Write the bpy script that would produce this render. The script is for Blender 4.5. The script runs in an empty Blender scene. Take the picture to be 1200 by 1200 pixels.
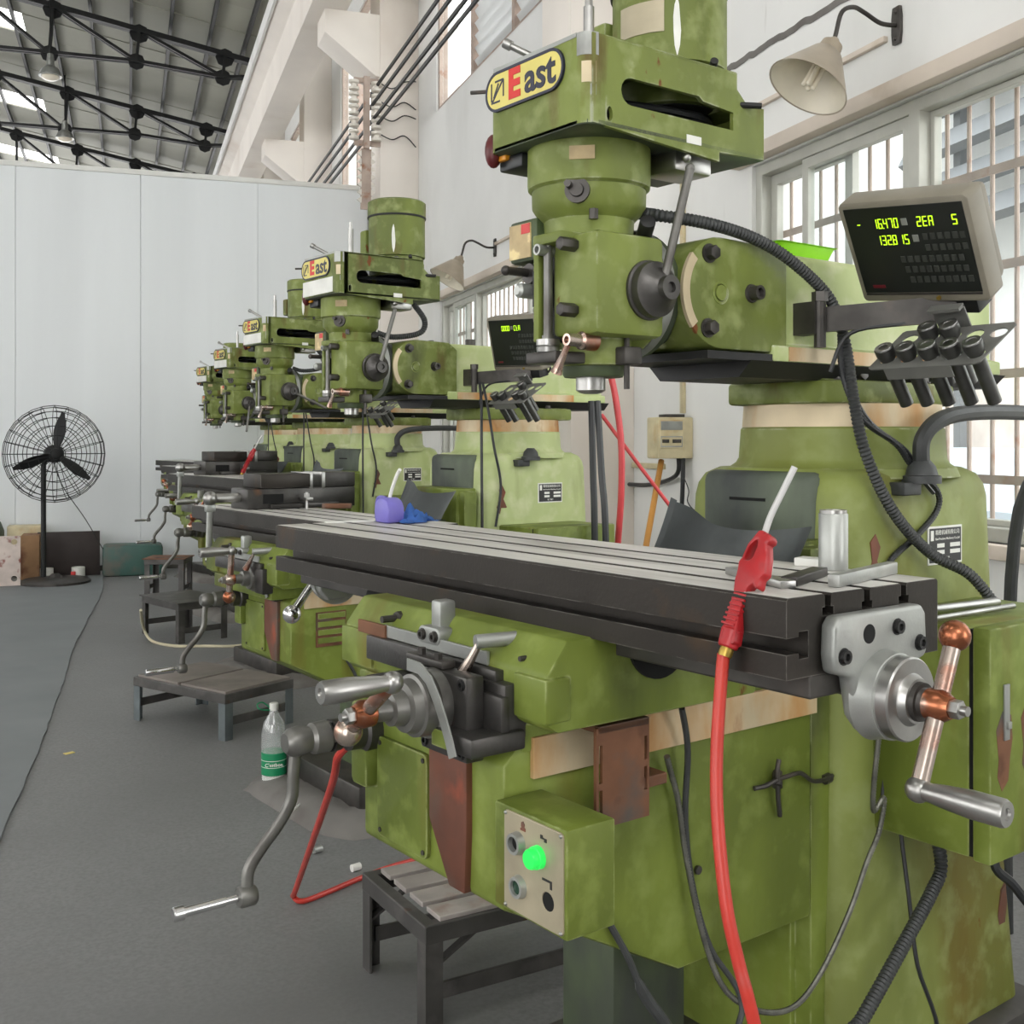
import bpy, bmesh, math, random
from mathutils import Vector, Matrix
random.seed(7)
PI = math.pi
C = bpy.context.scene.collection

# ------------------------------------------------------------------ camera
CAM_H = 1.28; FPX = 1310.0; HORIZON = 512.0; YAW = math.radians(18.96)
cam_d = bpy.data.cameras.new('camera'); cam = bpy.data.objects.new('camera', cam_d); C.objects.link(cam)
cam.location = (0, 0, CAM_H); cam.rotation_euler = (PI/2, 0, -YAW)
cam_d.sensor_width = 36; cam_d.lens = FPX/1200*36; cam_d.shift_y = (HORIZON-600)/1200
cam_d.clip_start = 0.05; cam_d.clip_end = 300
bpy.context.scene.camera = cam

# ------------------------------------------------------------------ light: overcast sky through windows, skylights and the open hall
world = bpy.data.worlds.new('overcast_sky'); bpy.context.scene.world = world; world.use_nodes = True
bg = world.node_tree.nodes['Background']
bg.inputs[0].default_value = (1.0, 0.995, 0.985, 1); bg.inputs[1].default_value = 3.0
sun_d = bpy.data.lights.new('hazy_sun', 'SUN'); sun = bpy.data.objects.new('hazy_sun', sun_d); C.objects.link(sun)
sun_d.energy = 1.1; sun_d.angle = math.radians(50); sun_d.color = (1, .98, .94)
sun.rotation_euler = (math.radians(42), math.radians(-28), 0)
vs = bpy.context.scene.view_settings
vs.view_transform = 'Standard'; vs.look = 'None'; vs.gamma = 1; vs.use_curve_mapping = False
vs.exposure = 0.7

# ------------------------------------------------------------------ materials
def lin(c):
    return tuple(((v/255)/12.92 if v/255 <= .04045 else ((v/255+.055)/1.055)**2.4) for v in c) + (1,)
MATS = {}
def mat(name, col, rough=.5, metal=0, var=.12, scale=6, bump=0.0, bscale=60, spec=.5, emit=None, es=0, layers=(), stretch=(1,1,1), col2=None, edge=None):
    """layers: (colour, noise scale, threshold lo, hi, stretch, roughness) masks laid over the base colour"""
    m = bpy.data.materials.new(name); m.use_nodes = True; nt = m.node_tree; N = nt.nodes; L = nt.links
    b = N['Principled BSDF']; b.inputs['Metallic'].default_value = metal; b.inputs['Roughness'].default_value = rough
    b.inputs['Specular IOR Level'].default_value = spec
    tc = N.new('ShaderNodeTexCoord'); oi = N.new('ShaderNodeObjectInfo')
    off = N.new('ShaderNodeVectorMath'); off.operation = 'MULTIPLY_ADD'
    cmb = N.new('ShaderNodeCombineXYZ')
    for i in range(3): L.new(oi.outputs['Random'], cmb.inputs[i])
    L.new(cmb.outputs[0], off.inputs[0]); off.inputs[1].default_value = (7.3, 3.1, 5.7); L.new(tc.outputs['Object'], off.inputs[2])
    def noise(sc, st=(1,1,1), detail=5):
        mp = N.new('ShaderNodeMapping'); mp.inputs['Scale'].default_value = st; L.new(off.outputs[0], mp.inputs[0])
        n = N.new('ShaderNodeTexNoise'); n.inputs['Scale'].default_value = sc; n.inputs['Detail'].default_value = detail
        L.new(mp.outputs[0], n.inputs['Vector']); return n.outputs['Fac']
    c = lin(col)
    n1 = noise(scale, stretch)
    ramp = N.new('ShaderNodeValToRGB'); L.new(n1, ramp.inputs[0])
    c2 = lin(col2) if col2 else tuple(v*(1-var*2) for v in c[:3])+(1,)
    ramp.color_ramp.elements[0].position = .3; ramp.color_ramp.elements[0].color = c2
    ramp.color_ramp.elements[1].position = .7; ramp.color_ramp.elements[1].color = tuple(min(1, v*(1+var)) for v in c[:3])+(1,)
    out = ramp.outputs[0]; rout = None
    for (lc, sc, lo, hi, st, lr) in layers:
        f = noise(sc, st, 8); mr = N.new('ShaderNodeMapRange'); mr.inputs[1].default_value = lo; mr.inputs[2].default_value = hi; L.new(f, mr.inputs[0])
        mx = N.new('ShaderNodeMixRGB'); mx.inputs[2].default_value = lin(lc); L.new(mr.outputs[0], mx.inputs[0]); L.new(out, mx.inputs[1]); out = mx.outputs[0]
        if lr is not None:
            mm = N.new('ShaderNodeMix'); mm.data_type = 'FLOAT'; L.new(mr.outputs[0], mm.inputs[0]); mm.inputs[3].default_value = lr
            if rout is None: mm.inputs[2].default_value = rough
            else: L.new(rout, mm.inputs[2])
            rout = mm.outputs[0]
    if edge:                                   # paint rubbed off along the edges
        ec, er, et = edge
        bv = N.new('ShaderNodeBevel'); bv.samples = 4; bv.inputs['Radius'].default_value = er; ge = N.new('ShaderNodeNewGeometry')
        dt = N.new('ShaderNodeVectorMath'); dt.operation = 'DOT_PRODUCT'; L.new(bv.outputs[0], dt.inputs[0]); L.new(ge.outputs['Normal'], dt.inputs[1])
        m1 = N.new('ShaderNodeMapRange'); m1.inputs[1].default_value = .995; m1.inputs[2].default_value = .93; L.new(dt.outputs['Value'], m1.inputs[0])
        m2 = N.new('ShaderNodeMapRange'); m2.inputs[1].default_value = et; m2.inputs[2].default_value = et+.12; L.new(noise(22, (1, 1, 1), 6), m2.inputs[0])
        mu = N.new('ShaderNodeMath'); mu.operation = 'MULTIPLY'; L.new(m1.outputs[0], mu.inputs[0]); L.new(m2.outputs[0], mu.inputs[1])
        mx = N.new('ShaderNodeMixRGB'); mx.inputs[2].default_value = lin(ec); L.new(mu.outputs[0], mx.inputs[0]); L.new(out, mx.inputs[1]); out = mx.outputs[0]
    L.new(out, b.inputs['Base Color'])
    if rout is not None: L.new(rout, b.inputs['Roughness'])
    if bump:
        bp = N.new('ShaderNodeBump'); bp.inputs['Strength'].default_value = bump; bp.inputs['Distance'].default_value = .002
        L.new(noise(bscale), bp.inputs['Height']); L.new(bp.outputs[0], b.inputs['Normal'])
    if emit:
        b.inputs['Emission Color'].default_value = lin(emit); b.inputs['Emission Strength'].default_value = es
    MATS[name] = m; return m
RUST = (112, 66, 34); GRIME = (52, 54, 34)
mat('green', (120, 132, 64), .48, spec=.32, var=.12, scale=5, bump=.18, bscale=90, edge=((168, 172, 146), .005, .5), layers=[((88, 98, 46), 3.5, .44, .68, (1, 1, .4), .5), ((142, 152, 96), 22, .5, .75, (1, 1, 1), .5), ((176, 182, 140), 9, .68, .74, (1, 1, 1), .5), ((96, 78, 40), 11, .6, .74, (1, 1, .3), .6), (RUST, 18, .69, .72, (1, 1, .6), .8), (GRIME, 6, .6, .82, (1, 1, .35), .6)])
mat('green_pale_lit', (184, 196, 138), .5, spec=.35, var=.1, scale=4, bump=.14, bscale=80, edge=((206, 206, 190), .006, .5), layers=[((156, 170, 108), 3, .48, .72, (1, 1, .3), .5), ((202, 206, 166), 14, .5, .8, (1, 1, 1), .5), ((120, 116, 76), 7, .62, .8, (1, 1, .2), .6), (RUST, 18, .73, .76, (1, 1, .6), .8), ((70, 74, 48), 6, .66, .9, (1, 1, .3), .6)])  # the green paint with window light and dust put into its colour
mat('green_knee', (116, 130, 54), .48, spec=.35, var=.12, scale=4, bump=.18, bscale=70, edge=((158, 166, 112), .005, .46), layers=[((86, 98, 36), 3, .44, .68, (1, 1, .35), .5), ((132, 146, 74), 18, .5, .78, (1, 1, 1), .5), ((106, 88, 34), 5, .56, .74, (1, 1, .18), .6), (RUST, 13, .7, .73, (1, 1, .5), .8), (GRIME, 4.5, .58, .8, (1, 1, .3), .6)])
mat('green_mid', (128, 138, 72), .5, spec=.35, var=.1, scale=4, bump=.14, bscale=80, edge=((186, 188, 164), .006, .5), layers=[((104, 108, 46), 2.5, .42, .68, (1, 1, .35), .5), ((108, 92, 36), 3.5, .5, .72, (1, 1, .2), .6), ((142, 152, 96), 16, .5, .8, (1, 1, 1), .5), (RUST, 13, .71, .74, (1, 1, .5), .8), ((54, 56, 36), 4, .62, .84, (1, 1, .3), .6)])
mat('green_dark', (74, 88, 56), .5, var=.15, scale=5, bump=.15, layers=[((50, 54, 48), 5, .45, .65, (1, 1, .5), .6)])
mat('grime_green', (96, 106, 88), .6, var=.12, scale=6, layers=[((58, 62, 60), 4, .4, .65, (1, 1, .5), .7)])
mat('iron', (86, 84, 82), .38, metal=.75, var=.15, scale=9, bump=.2, bscale=140, layers=[((48, 46, 44), 5, .5, .75, (1, 1, 1), .5), ((104, 76, 56), 12, .66, .8, (1, 1, 1), .6)])
mat('table_top_sheen', (212, 209, 204), .36, metal=.0, var=.1, scale=5, bump=.1, bscale=200, stretch=(.4, 3, 1), layers=[((160, 156, 150), 7, .52, .75, (.3, 3, 1), .45)])  # ground steel, its reflection of the bright walls put into the pale colour
mat('crank_grey', (122, 121, 117), .38, metal=.6, var=.12, scale=12, layers=[((84, 80, 76), 10, .52, .75, (1, 1, 1), .45)])
mat('aluminium', (206, 206, 204), .38, metal=.4, var=.06, scale=15)
mat('table_iron', (62, 58, 54), .42, metal=.7, edge=((136, 132, 126), .0018, .42), var=.12, scale=5, bump=.15, bscale=150, layers=[((46, 44, 40), 4, .5, .75, (.5, 1, 1), .5), ((84, 66, 50), 9, .62, .8, (1, 1, 1), .5)])
mat('steel', (172, 171, 168), .33, metal=.95, var=.08, scale=14, bump=.06, bscale=200, layers=[((120, 118, 114), 12, .58, .78, (1, 1, 1), .4)])
mat('cast_grey', (166, 168, 164), .4, metal=.6, var=.1, scale=9, bump=.15, bscale=200, layers=[((110, 110, 106), 7, .55, .8, (1, 1, 1), .5)])
mat('chrome', (214, 214, 214), .12, metal=1, var=.04, scale=10)
mat('copper', (168, 104, 74), .26, metal=.9, var=.15, scale=16, layers=[((190, 176, 164), 14, .52, .62, (1, 1, 1), .25), ((92, 52, 36), 11, .6, .75, (1, 1, 1), .4)])
mat('worn_copper', (182, 168, 158), .26, metal=.9, var=.1, scale=16, layers=[((170, 96, 64), 10, .48, .62, (1, 1, 1), .3)])
mat('rusty_way', (206, 190, 158), .5, metal=.25, var=.1, scale=8, layers=[((188, 132, 62), 7, .45, .66, (1, 1, .4), .6), ((134, 78, 40), 14, .6, .76, (1, 1, .5), .7)])
mat('rust_plate', (124, 84, 60), .6, metal=.3, var=.2, scale=9, layers=[((86, 84, 80), 8, .52, .68, (1, 1, 1), .6), ((70, 40, 28), 12, .58, .76, (1, 1, 1), .7)])
mat('red_rust', (112, 66, 48), .6, var=.2, scale=8, layers=[((84, 76, 66), 6, .48, .6, (1, 1, .6), .6), ((150, 70, 44), 10, .62, .72, (1, 1, .6), .6)])
mat('black_rubber', (86, 90, 90), .7, var=.15, scale=7, bump=.2, bscale=60, layers=[((112, 118, 117), 5, .5, .75, (1, 1, 1), .7)])
mat('conduit', (58, 60, 60), .5, var=.12, scale=30)
mat('steel_conduit', (120, 120, 112), .42, metal=.7, var=.2, scale=40)
mat('black', (24, 24, 24), .55, var=.1, scale=10)
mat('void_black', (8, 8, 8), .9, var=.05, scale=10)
mat('dark_metal', (76, 73, 70), .42, metal=.55, var=.2, scale=14, layers=[((92, 84, 78), 12, .6, .75, (1, 1, 1), .5)])
mat('stool_metal', (82, 80, 78), .5, metal=.4, var=.15, scale=10, layers=[((110, 106, 104), 8, .55, .75, (1, 1, 1), .5), ((96, 66, 48), 15, .66, .76, (1, 1, 1), .7)])
mat('stool_blue', (104, 112, 114), .5, metal=.3, var=.15, scale=10, layers=[((66, 84, 108), 10, .55, .65, (1, 1, .4), .5), ((98, 80, 64), 14, .62, .74, (1, 1, .6), .7)])
mat('slat_steel', (176, 168, 163), .42, metal=.12, var=.12, scale=8, layers=[((120, 116, 112), 7, .52, .75, (1, .4, 1), .5), ((150, 122, 108), 11, .6, .78, (1, 1, 1), .5)])
mat('slat_dark', (126, 118, 112), .6, metal=.1, var=.12, scale=7, layers=[((96, 90, 86), 5, .5, .7, (1, 1, 1), .6)])
mat('red_paint', (166, 30, 35), .35, var=.12, scale=20, layers=[((150, 40, 42), 20, .62, .75, (1, 1, 1), .5)])
mat('red_hose', (190, 56, 45), .38, var=.08, scale=12, layers=[((150, 60, 50), 10, .62, .82, (1, 1, 1), .5)])
mat('pink_hose', (204, 70, 74), .4, var=.06, scale=12)
mat('pale_hose', (196, 188, 160), .5, var=.08, scale=12)
mat('brass', (176, 148, 72), .35, metal=.8, var=.1, scale=18)
mat('sign_yellow', (218, 204, 112), .4, var=.05, scale=9)
mat('sign_navy', (34, 36, 58), .4, var=.05, scale=9)
mat('sign_red', (206, 40, 36), .4, var=.05, scale=9)
mat('plate_white', (226, 226, 220), .5, var=.05, scale=20)
mat('plate_black', (38, 38, 38), .5, var=.08, scale=20)
mat('tag_tan', (186, 164, 120), .5, var=.1, scale=30, layers=[((226, 206, 150), 30, .55, .65, (1, 1, 1), .5)])
mat('panel_plate', (176, 166, 142), .4, metal=.35, var=.1, scale=12, layers=[((128, 106, 74), 9, .58, .8, (1, 1, 1), .5)])
mat('lamp_green', (30, 190, 70), .3, var=.02, emit=(50, 245, 100), es=.38)
mat('glass_green_dim', (30, 60, 44), .2, var=.05)
mat('dro_shell', (134, 128, 114), .5, var=.08, scale=12, layers=[((112, 106, 92), 6, .52, .75, (1, 1, 1), .5)])
mat('dro_face', (30, 33, 30), .3, var=.1, scale=8)
mat('dro_key', (58, 60, 56), .5, var=.1, scale=20)
mat('digit', (190, 240, 40), .4, var=.02, emit=(180, 240, 30), es=.9)
mat('red_print', (110, 30, 40), .4, var=.1)
mat('rack_grey', (112, 112, 108), .55, metal=.2, var=.1, scale=14)
mat('collet_dark', (96, 96, 94), .35, metal=.8, var=.15, scale=20)
mat('lime_plastic', (150, 226, 30), .4, var=.05, scale=9)
mat('purple_plastic', (116, 108, 190), .4, var=.08, scale=12)
mat('blue_cloth', (92, 144, 226), .8, var=.12, scale=14, bump=.3, bscale=40)
mat('wood_orange', (190, 134, 62), .5, var=.15, scale=8, stretch=(1, 1, .1))
mat('ivory', (206, 194, 158), .5, var=.1, scale=10, layers=[((178, 140, 84), 7, .52, .78, (1, 1, 1), .5)])
mat('lamp_shade', (176, 164, 146), .38, metal=.35, var=.08, scale=10)
mat('lamp_inside', (222, 214, 196), .35, var=.06, scale=8)
mat('bulb_glass', (236, 228, 210), .25, var=.03)
mat('wall', (228, 228, 226), .75, var=.04, scale=1.1, bump=.2, bscale=25, layers=[((204, 204, 200), .9, .52, .8, (1, 1.2, .35), .8), ((164, 160, 152), 3.2, .7, .84, (1, 2, .3), .8)])
mat('wall_cream', (234, 227, 219), .75, var=.04, scale=1.2, bump=.1, layers=[((214, 202, 190), 1.4, .55, .8, (1, 1, .5), .8)])
mat('ledge', (212, 200, 187), .7, var=.08, scale=2, layers=[((180, 160, 138), 3, .6, .8, (1, 1, 1), .8)])
mat('partition', (226, 230, 232), .5, var=.025, scale=.8, stretch=(3, 1, .25), bump=.04)
mat('partition_trim', (226, 226, 222), .5, var=.03)
mat('floor', (126, 126, 126), .55, var=.07, scale=1.6, bump=.12, bscale=50, layers=[((110, 110, 110), .9, .5, .72, (1, 1, 1), .5), ((124, 122, 120), 2.3, .64, .85, (1, 1, 1), .6), ((72, 70, 68), 3.4, .7, .84, (1, 1, 1), .5), ((106, 106, 106), 90, .35, .8, (1, 1, 1), None), ((170, 168, 164), 34, .765, .785, (1, 1, 1), None)])
mat('mat_rubber', (120, 124, 126), .65, var=.06, scale=2, bump=.12, bscale=70, layers=[((106, 110, 112), 1.2, .5, .75, (1, 1, 1), .6), ((132, 130, 126), 26, .74, .78, (1, 1, 1), .7)])
mat('mortar', (117, 114, 110), .85, var=.12, scale=5, bump=.4, bscale=30, layers=[((92, 86, 82), 4, .5, .7, (1, 1, 1), .9)])
mat('roof_sheet', (142, 142, 130), .7, var=.05, scale=.7)
mat('truss_steel', (27, 28, 29), .6, var=.1, scale=3)
mat('window_frame', (188, 188, 180), .45, metal=.3, var=.06, scale=6)
mat('bar_paint', (176, 158, 146), .5, var=.1, scale=9, layers=[((150, 100, 72), 11, .6, .75, (1, 1, 1), .6)])
mat('insulator', (222, 216, 206), .3, var=.06, scale=20)
mat('cardboard', (150, 116, 84), .8, var=.1, scale=7, layers=[((110, 70, 50), 6, .55, .7, (1, 1, 1), .8)])
mat('dirty_white_plate', (206, 192, 184), .6, var=.1, scale=9, layers=[((140, 84, 74), 12, .56, .66, (1, 1, 1), .7)])
mat('dark_plate', (58, 50, 48), .6, metal=.2, var=.15, scale=5)
mat('teal_paint', (58, 92, 84), .5, var=.12, scale=5, layers=[((92, 92, 84), 4, .5, .62, (1, 1, 1), .6)])
mat('gas_green', (96, 108, 92), .5, var=.1)
mat('outside_grey', (120, 124, 128), .7, var=.05, scale=2)
mat('outside_white', (226, 228, 228), .7, var=.04, scale=2)
mat('tarp_washed', (192, 204, 216), .6, var=.08, scale=2)  # blue tarpaulin bleached, outdoor glare put into the colour
mat('brick_washed', (240, 230, 224), .8, var=.1, scale=3)  # reddish brick turned near white, overexposed daylight put into the colour
mat('ground_out', (170, 168, 160), .8, var=.06, scale=1)
mat('label_green', (20, 128, 84), .4, var=.05)
mat('water_white', (226, 226, 220), .3, var=.03)
mat('red_dark', (86, 20, 22), .4, var=.1)
mat('amber', (226, 150, 30), .4, var=.05)
mat('pcv_black', (38, 40, 42), .4, var=.1)
mat('yellow_scrap', (214, 196, 120), .6, var=.05)
def glassmat(name, tint, gloss, milk=0):
    m = bpy.data.materials.new(name); m.use_nodes = True; nt = m.node_tree; N = nt.nodes; L = nt.links
    N.remove(N['Principled BSDF']); t = N.new('ShaderNodeBsdfTransparent'); t.inputs[0].default_value = tint
    g = N.new('ShaderNodeBsdfGlossy'); g.inputs['Roughness'].default_value = .08
    mx = N.new('ShaderNodeMixShader'); mx.inputs[0].default_value = gloss
    L.new(t.outputs[0], mx.inputs[1]); L.new(g.outputs[0], mx.inputs[2]); o_ = mx.outputs[0]
    if milk:
        df = N.new('ShaderNodeBsdfDiffuse'); df.inputs[0].default_value = (.85, .87, .86, 1); m2 = N.new('ShaderNodeMixShader'); m2.inputs[0].default_value = milk; L.new(o_, m2.inputs[1]); L.new(df.outputs[0], m2.inputs[2]); o_ = m2.outputs[0]
    L.new(o_, N['Material Output'].inputs[0]); MATS[name] = m
glassmat('pane', (.96, .98, .98, 1), .06); glassmat('bottle_clear', (.92, .94, .94, 1), .14, .2)

# ------------------------------------------------------------------ geometry helpers
def V(*a): return Vector(a)
class G:
    def __init__(s): s.bm = bmesh.new()
    def add(s, t, mx=None):
        if mx is not None: bmesh.ops.transform(t, matrix=mx, verts=t.verts)
        me = bpy.data.meshes.new('t'); t.to_mesh(me); t.free(); s.bm.from_mesh(me); bpy.data.meshes.remove(me); return s
    def b(s, x0, x1, y0, y1, z0, z1, bev=0, seg=2, mx=None):
        t = bmesh.new(); bmesh.ops.create_cube(t, size=1)
        for v in t.verts: v.co = V(x0+(v.co.x+.5)*(x1-x0), y0+(v.co.y+.5)*(y1-y0), z0+(v.co.z+.5)*(z1-z0))
        if bev: bmesh.ops.bevel(t, geom=t.edges[:], offset=bev, segments=seg, profile=.5, affect='EDGES')
        return s.add(t, mx)
    def cyl(s, p0, p1, r, r2=None, n=20, bev=0):
        p0 = Vector(p0); p1 = Vector(p1); d = p1-p0; L = d.length
        t = bmesh.new(); bmesh.ops.create_cone(t, cap_ends=True, segments=n, radius1=r, radius2=r if r2 is None else r2, depth=L)
        if bev:
            es = [e for e in t.edges if abs(e.verts[0].co.z-e.verts[1].co.z) < 1e-6]
            bmesh.ops.bevel(t, geom=es, offset=bev, segments=2, profile=.5, affect='EDGES')
        q = d.to_track_quat('Z', 'Y').to_matrix().to_4x4()
        return s.add(t, Matrix.Translation((p0+p1)/2) @ q)
    def sph(s, c, r, n=16, sc=(1, 1, 1)):
        t = bmesh.new(); bmesh.ops.create_uvsphere(t, u_segments=n, v_segments=max(6, n*2//3), radius=r)
        return s.add(t, Matrix.Translation(c) @ Matrix.Diagonal((*sc, 1)))
    def lathe(s, o, axis, prof, n=32):
        """prof: (distance along axis, radius)"""
        a = Vector(axis).normalized(); q = a.to_track_quat('Z', 'Y').to_matrix().to_4x4()
        t = bmesh.new(); rings = []
        for (h, r) in prof:
            rings.append([t.verts.new((r*math.cos(2*PI*i/n), r*math.sin(2*PI*i/n), h)) for i in range(n)])
        for a1, b1 in zip(rings, rings[1:]):
            for i in range(n): t.faces.new((a1[i], a1[(i+1) % n], b1[(i+1) % n], b1[i]))
        t.faces.new(rings[0][::-1]); t.faces.new(rings[-1])
        bmesh.ops.remove_doubles(t, verts=t.verts, dist=1e-6)
        bmesh.ops.recalc_face_normals(t, faces=t.faces)
        return s.add(t, Matrix.Translation(o) @ q)
    def prism(s, poly, axis, a0, a1, bev=0, seg=2, holes=(), mx=None):
        """poly in the plane across `axis`: x->(y,z)  y->(x,z)  z->(x,y); holes are cut through"""
        def pt(p, a): return (a, p[0], p[1]) if axis == 'x' else ((p[0], a, p[1]) if axis == 'y' else (p[0], p[1], a))
        t = bmesh.new(); loops = [poly]+list(holes)
        es = []
        for lp in loops:
            vs_ = [t.verts.new(pt(p, a0)) for p in lp]
            es += [t.edges.new((vs_[i], vs_[(i+1) % len(vs_)])) for i in range(len(vs_))]
        if holes:
            from mathutils.geometry import delaunay_2d_cdt
            v2, e2, n2 = [], [], 0
            for lp in loops:
                v2 += [Vector((p[0], p[1])) for p in lp]; e2 += [(n2+q, n2+(q+1) % len(lp)) for q in range(len(lp))]; n2 += len(lp)
            t.verts.ensure_lookup_table()
            cv, ce, cf, ov, oe, of = delaunay_2d_cdt(v2, e2, [], 0, 1e-7)
            def inside(q, lp):
                r_ = False
                for (xa, ya), (xb, yb) in zip(lp, lp[1:]+lp[:1]):
                    if (ya > q[1]) != (yb > q[1]) and q[0] < (xb-xa)*(q[1]-ya)/(yb-ya)+xa: r_ = not r_
                return r_
            for f_ in cf:
                q = sum((cv[w] for w in f_), Vector((0, 0)))/len(f_)
                if not inside(q, loops[0]) or any(inside(q, lp) for lp in loops[1:]): continue
                try: t.faces.new([t.verts[ov[q][0]] for q in f_])
                except ValueError: pass
            bmesh.ops.recalc_face_normals(t, faces=t.faces)
        else: t.faces.new([v for v in t.verts])
        r = bmesh.ops.extrude_face_region(t, geom=t.faces[:])
        d = Vector(pt((0, 0), a1))-Vector(pt((0, 0), a0))
        for v in [g for g in r['geom'] if isinstance(g, bmesh.types.BMVert)]: v.co += d
        bmesh.ops.recalc_face_normals(t, faces=t.faces)
        if bev:
            t.edges.ensure_lookup_table()
            ee = [e for e in t.edges if len(e.link_faces) == 2 and e.calc_face_angle(0) > .5]
            bmesh.ops.bevel(t, geom=ee, offset=bev, segments=seg, profile=.5, affect='EDGES')
        return s.add(t, mx)
    def beam(s, p, q, w, h, up=(0, 0, 1), bev=0):
        p = Vector(p); q = Vector(q); d = (q-p).normalized(); u = Vector(up); sx = d.cross(u).normalized(); u = sx.cross(d)
        m = Matrix(((sx.x, u.x, d.x, p.x), (sx.y, u.y, d.y, p.y), (sx.z, u.z, d.z, p.z), (0, 0, 0, 1)))
        return s.b(-w/2, w/2, -h/2, h/2, 0, (q-p).length, bev, mx=m)
    def tube(s, pts, r, n=8, sub=6, ridge=0, pitch=.006, closed=False, raw=False, flat=None):
        P_ = [Vector(p) for p in pts]
        if not raw and len(P_) > 2:
            Q_ = []; m = len(P_)
            for i in range(m if closed else m-1):
                if closed: a, b_, c, d = P_[(i-1) % m], P_[i], P_[(i+1) % m], P_[(i+2) % m]
                else: a, b_, c, d = P_[max(i-1, 0)], P_[i], P_[i+1], P_[min(i+2, m-1)]
                for k in range(sub):
                    u_ = k/sub; Q_.append(.5*((2*b_)+(c-a)*u_+(2*a-5*b_+4*c-d)*u_*u_+(3*b_-a-3*c+d)*u_**3))
            if not closed: Q_.append(P_[-1])
            P_ = Q_
        if ridge:
            # resample evenly
            out = [P_[0]]; acc = 0; 
            for a, b_ in zip(P_, P_[1:]):
                L = (b_-a).length; pos = pitch/2-acc
                while pos <= L: out.append(a.lerp(b_, pos/L)); pos += pitch/2
                acc = L-(pos-pitch/2)
            P_ = out
        t = bmesh.new(); rings = []; m = len(P_); up = None
        for i, p in enumerate(P_):
            if closed: tg = P_[(i+1) % m]-P_[(i-1) % m]
            else: tg = P_[min(i+1, m-1)]-P_[max(i-1, 0)]
            tg.normalize()
            if up is None: up = V(0, 0, 1) if abs(tg.z) < .9 else V(1, 0, 0)
            x = tg.cross(up); x.normalize(); y = x.cross(tg); up = y
            rr = r if not ridge else (r if i % 2 else r-ridge)
            if callable(r): rr = r(i/(m-1))
            fx, fy = flat if flat else (1, 1)
            rings.append([t.verts.new(p+x*(rr*fx*math.cos(2*PI*k/n))+y*(rr*fy*math.sin(2*PI*k/n))) for k in range(n)])
        prs = list(zip(rings, rings[1:]))+([(rings[-1], rings[0])] if closed else [])
        for a, b_ in prs:
            for k in range(n): t.faces.new((a[k], a[(k+1) % n], b_[(k+1) % n], b_[k]))
        if not closed: t.faces.new(rings[0][::-1]); t.faces.new(rings[-1])
        bmesh.ops.recalc_face_normals(t, faces=t.faces)
        return s.add(t)
    def loft(s, rings):
        t = bmesh.new(); R = [[t.verts.new(p) for p in rg] for rg in rings]; n = len(R[0])
        for a, b_ in zip(R, R[1:]):
            for k in range(n): t.faces.new((a[k], a[(k+1) % n], b_[(k+1) % n], b_[k]))
        t.faces.new(R[0][::-1]); t.faces.new(R[-1]); bmesh.ops.recalc_face_normals(t, faces=t.faces)
        return s.add(t)
    def mesh(s, name, m, smooth=35):
        me = bpy.data.meshes.new(name); s.bm.to_mesh(me); s.bm.free(); me.materials.append(MATS[m])
        if smooth:
            me.shade_smooth(); me.set_sharp_from_angle(angle=math.radians(smooth))
        return me
def rrect(x0, x1, y0, y1, r, n=6):
    o = []
    for cx, cy, a in ((x1-r, y0+r, -PI/2), (x1-r, y1-r, 0), (x0+r, y1-r, PI/2), (x0+r, y0+r, PI)):
        o += [(cx+r*math.cos(a+PI/2*i/n), cy+r*math.sin(a+PI/2*i/n)) for i in range(n+1)]
    return o
def circ(cx, cy, r, n=20, r2=None): return [(cx+r*math.cos(2*PI*i/n), cy+(r2 or r)*math.sin(2*PI*i/n)) for i in range(n)]
def ob(name, me, parent=None, loc=(0, 0, 0), rot=(0, 0, 0)):
    o = bpy.data.objects.new(name, me); C.objects.link(o); o.location = loc; o.rotation_euler = rot
    if parent is not None: o.parent = parent
    return o
def tag(o, label, cat, group=None):
    o['label'] = label; o['category'] = cat
    if group: o['group'] = group
    return o
def thing(name, label, cat, loc=(0, 0, 0), rz=0, group=None):
    return tag(ob(name, None, None, loc, (0, 0, rz)), label, cat, group)
def struct(o): o['kind'] = 'structure'; return o
CACHE = {}
def part(name, m, build, parent, loc=(0, 0, 0), rot=(0, 0, 0), key=None, smooth=35):
    k = (key or name, m)
    if key is None or k not in CACHE:
        g = G(); build(g); me = g.mesh(name, m, smooth)
        if key is None: return ob(name, me, parent, loc, rot)
        CACHE[k] = me
    return ob(name, CACHE[k], parent, loc, rot)
def text_mesh(txt, size, m, depth=.0006, bold=0.0, align='CENTER', shear=0):
    cu = bpy.data.curves.new('txt', 'FONT'); cu.body = txt; cu.size = size; cu.extrude = depth; cu.offset = bold*size; cu.shear = shear
    cu.align_x = align; cu.align_y = 'CENTER'; cu.resolution_u = 3
    o = bpy.data.objects.new('txt', cu); C.objects.link(o)
    bpy.context.view_layer.update()
    me = bpy.data.meshes.new_from_object(o.evaluated_get(bpy.context.evaluated_depsgraph_get()))
    bpy.data.objects.remove(o); bpy.data.curves.remove(cu); me.materials.clear(); me.materials.append(MATS[m]); return me

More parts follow.
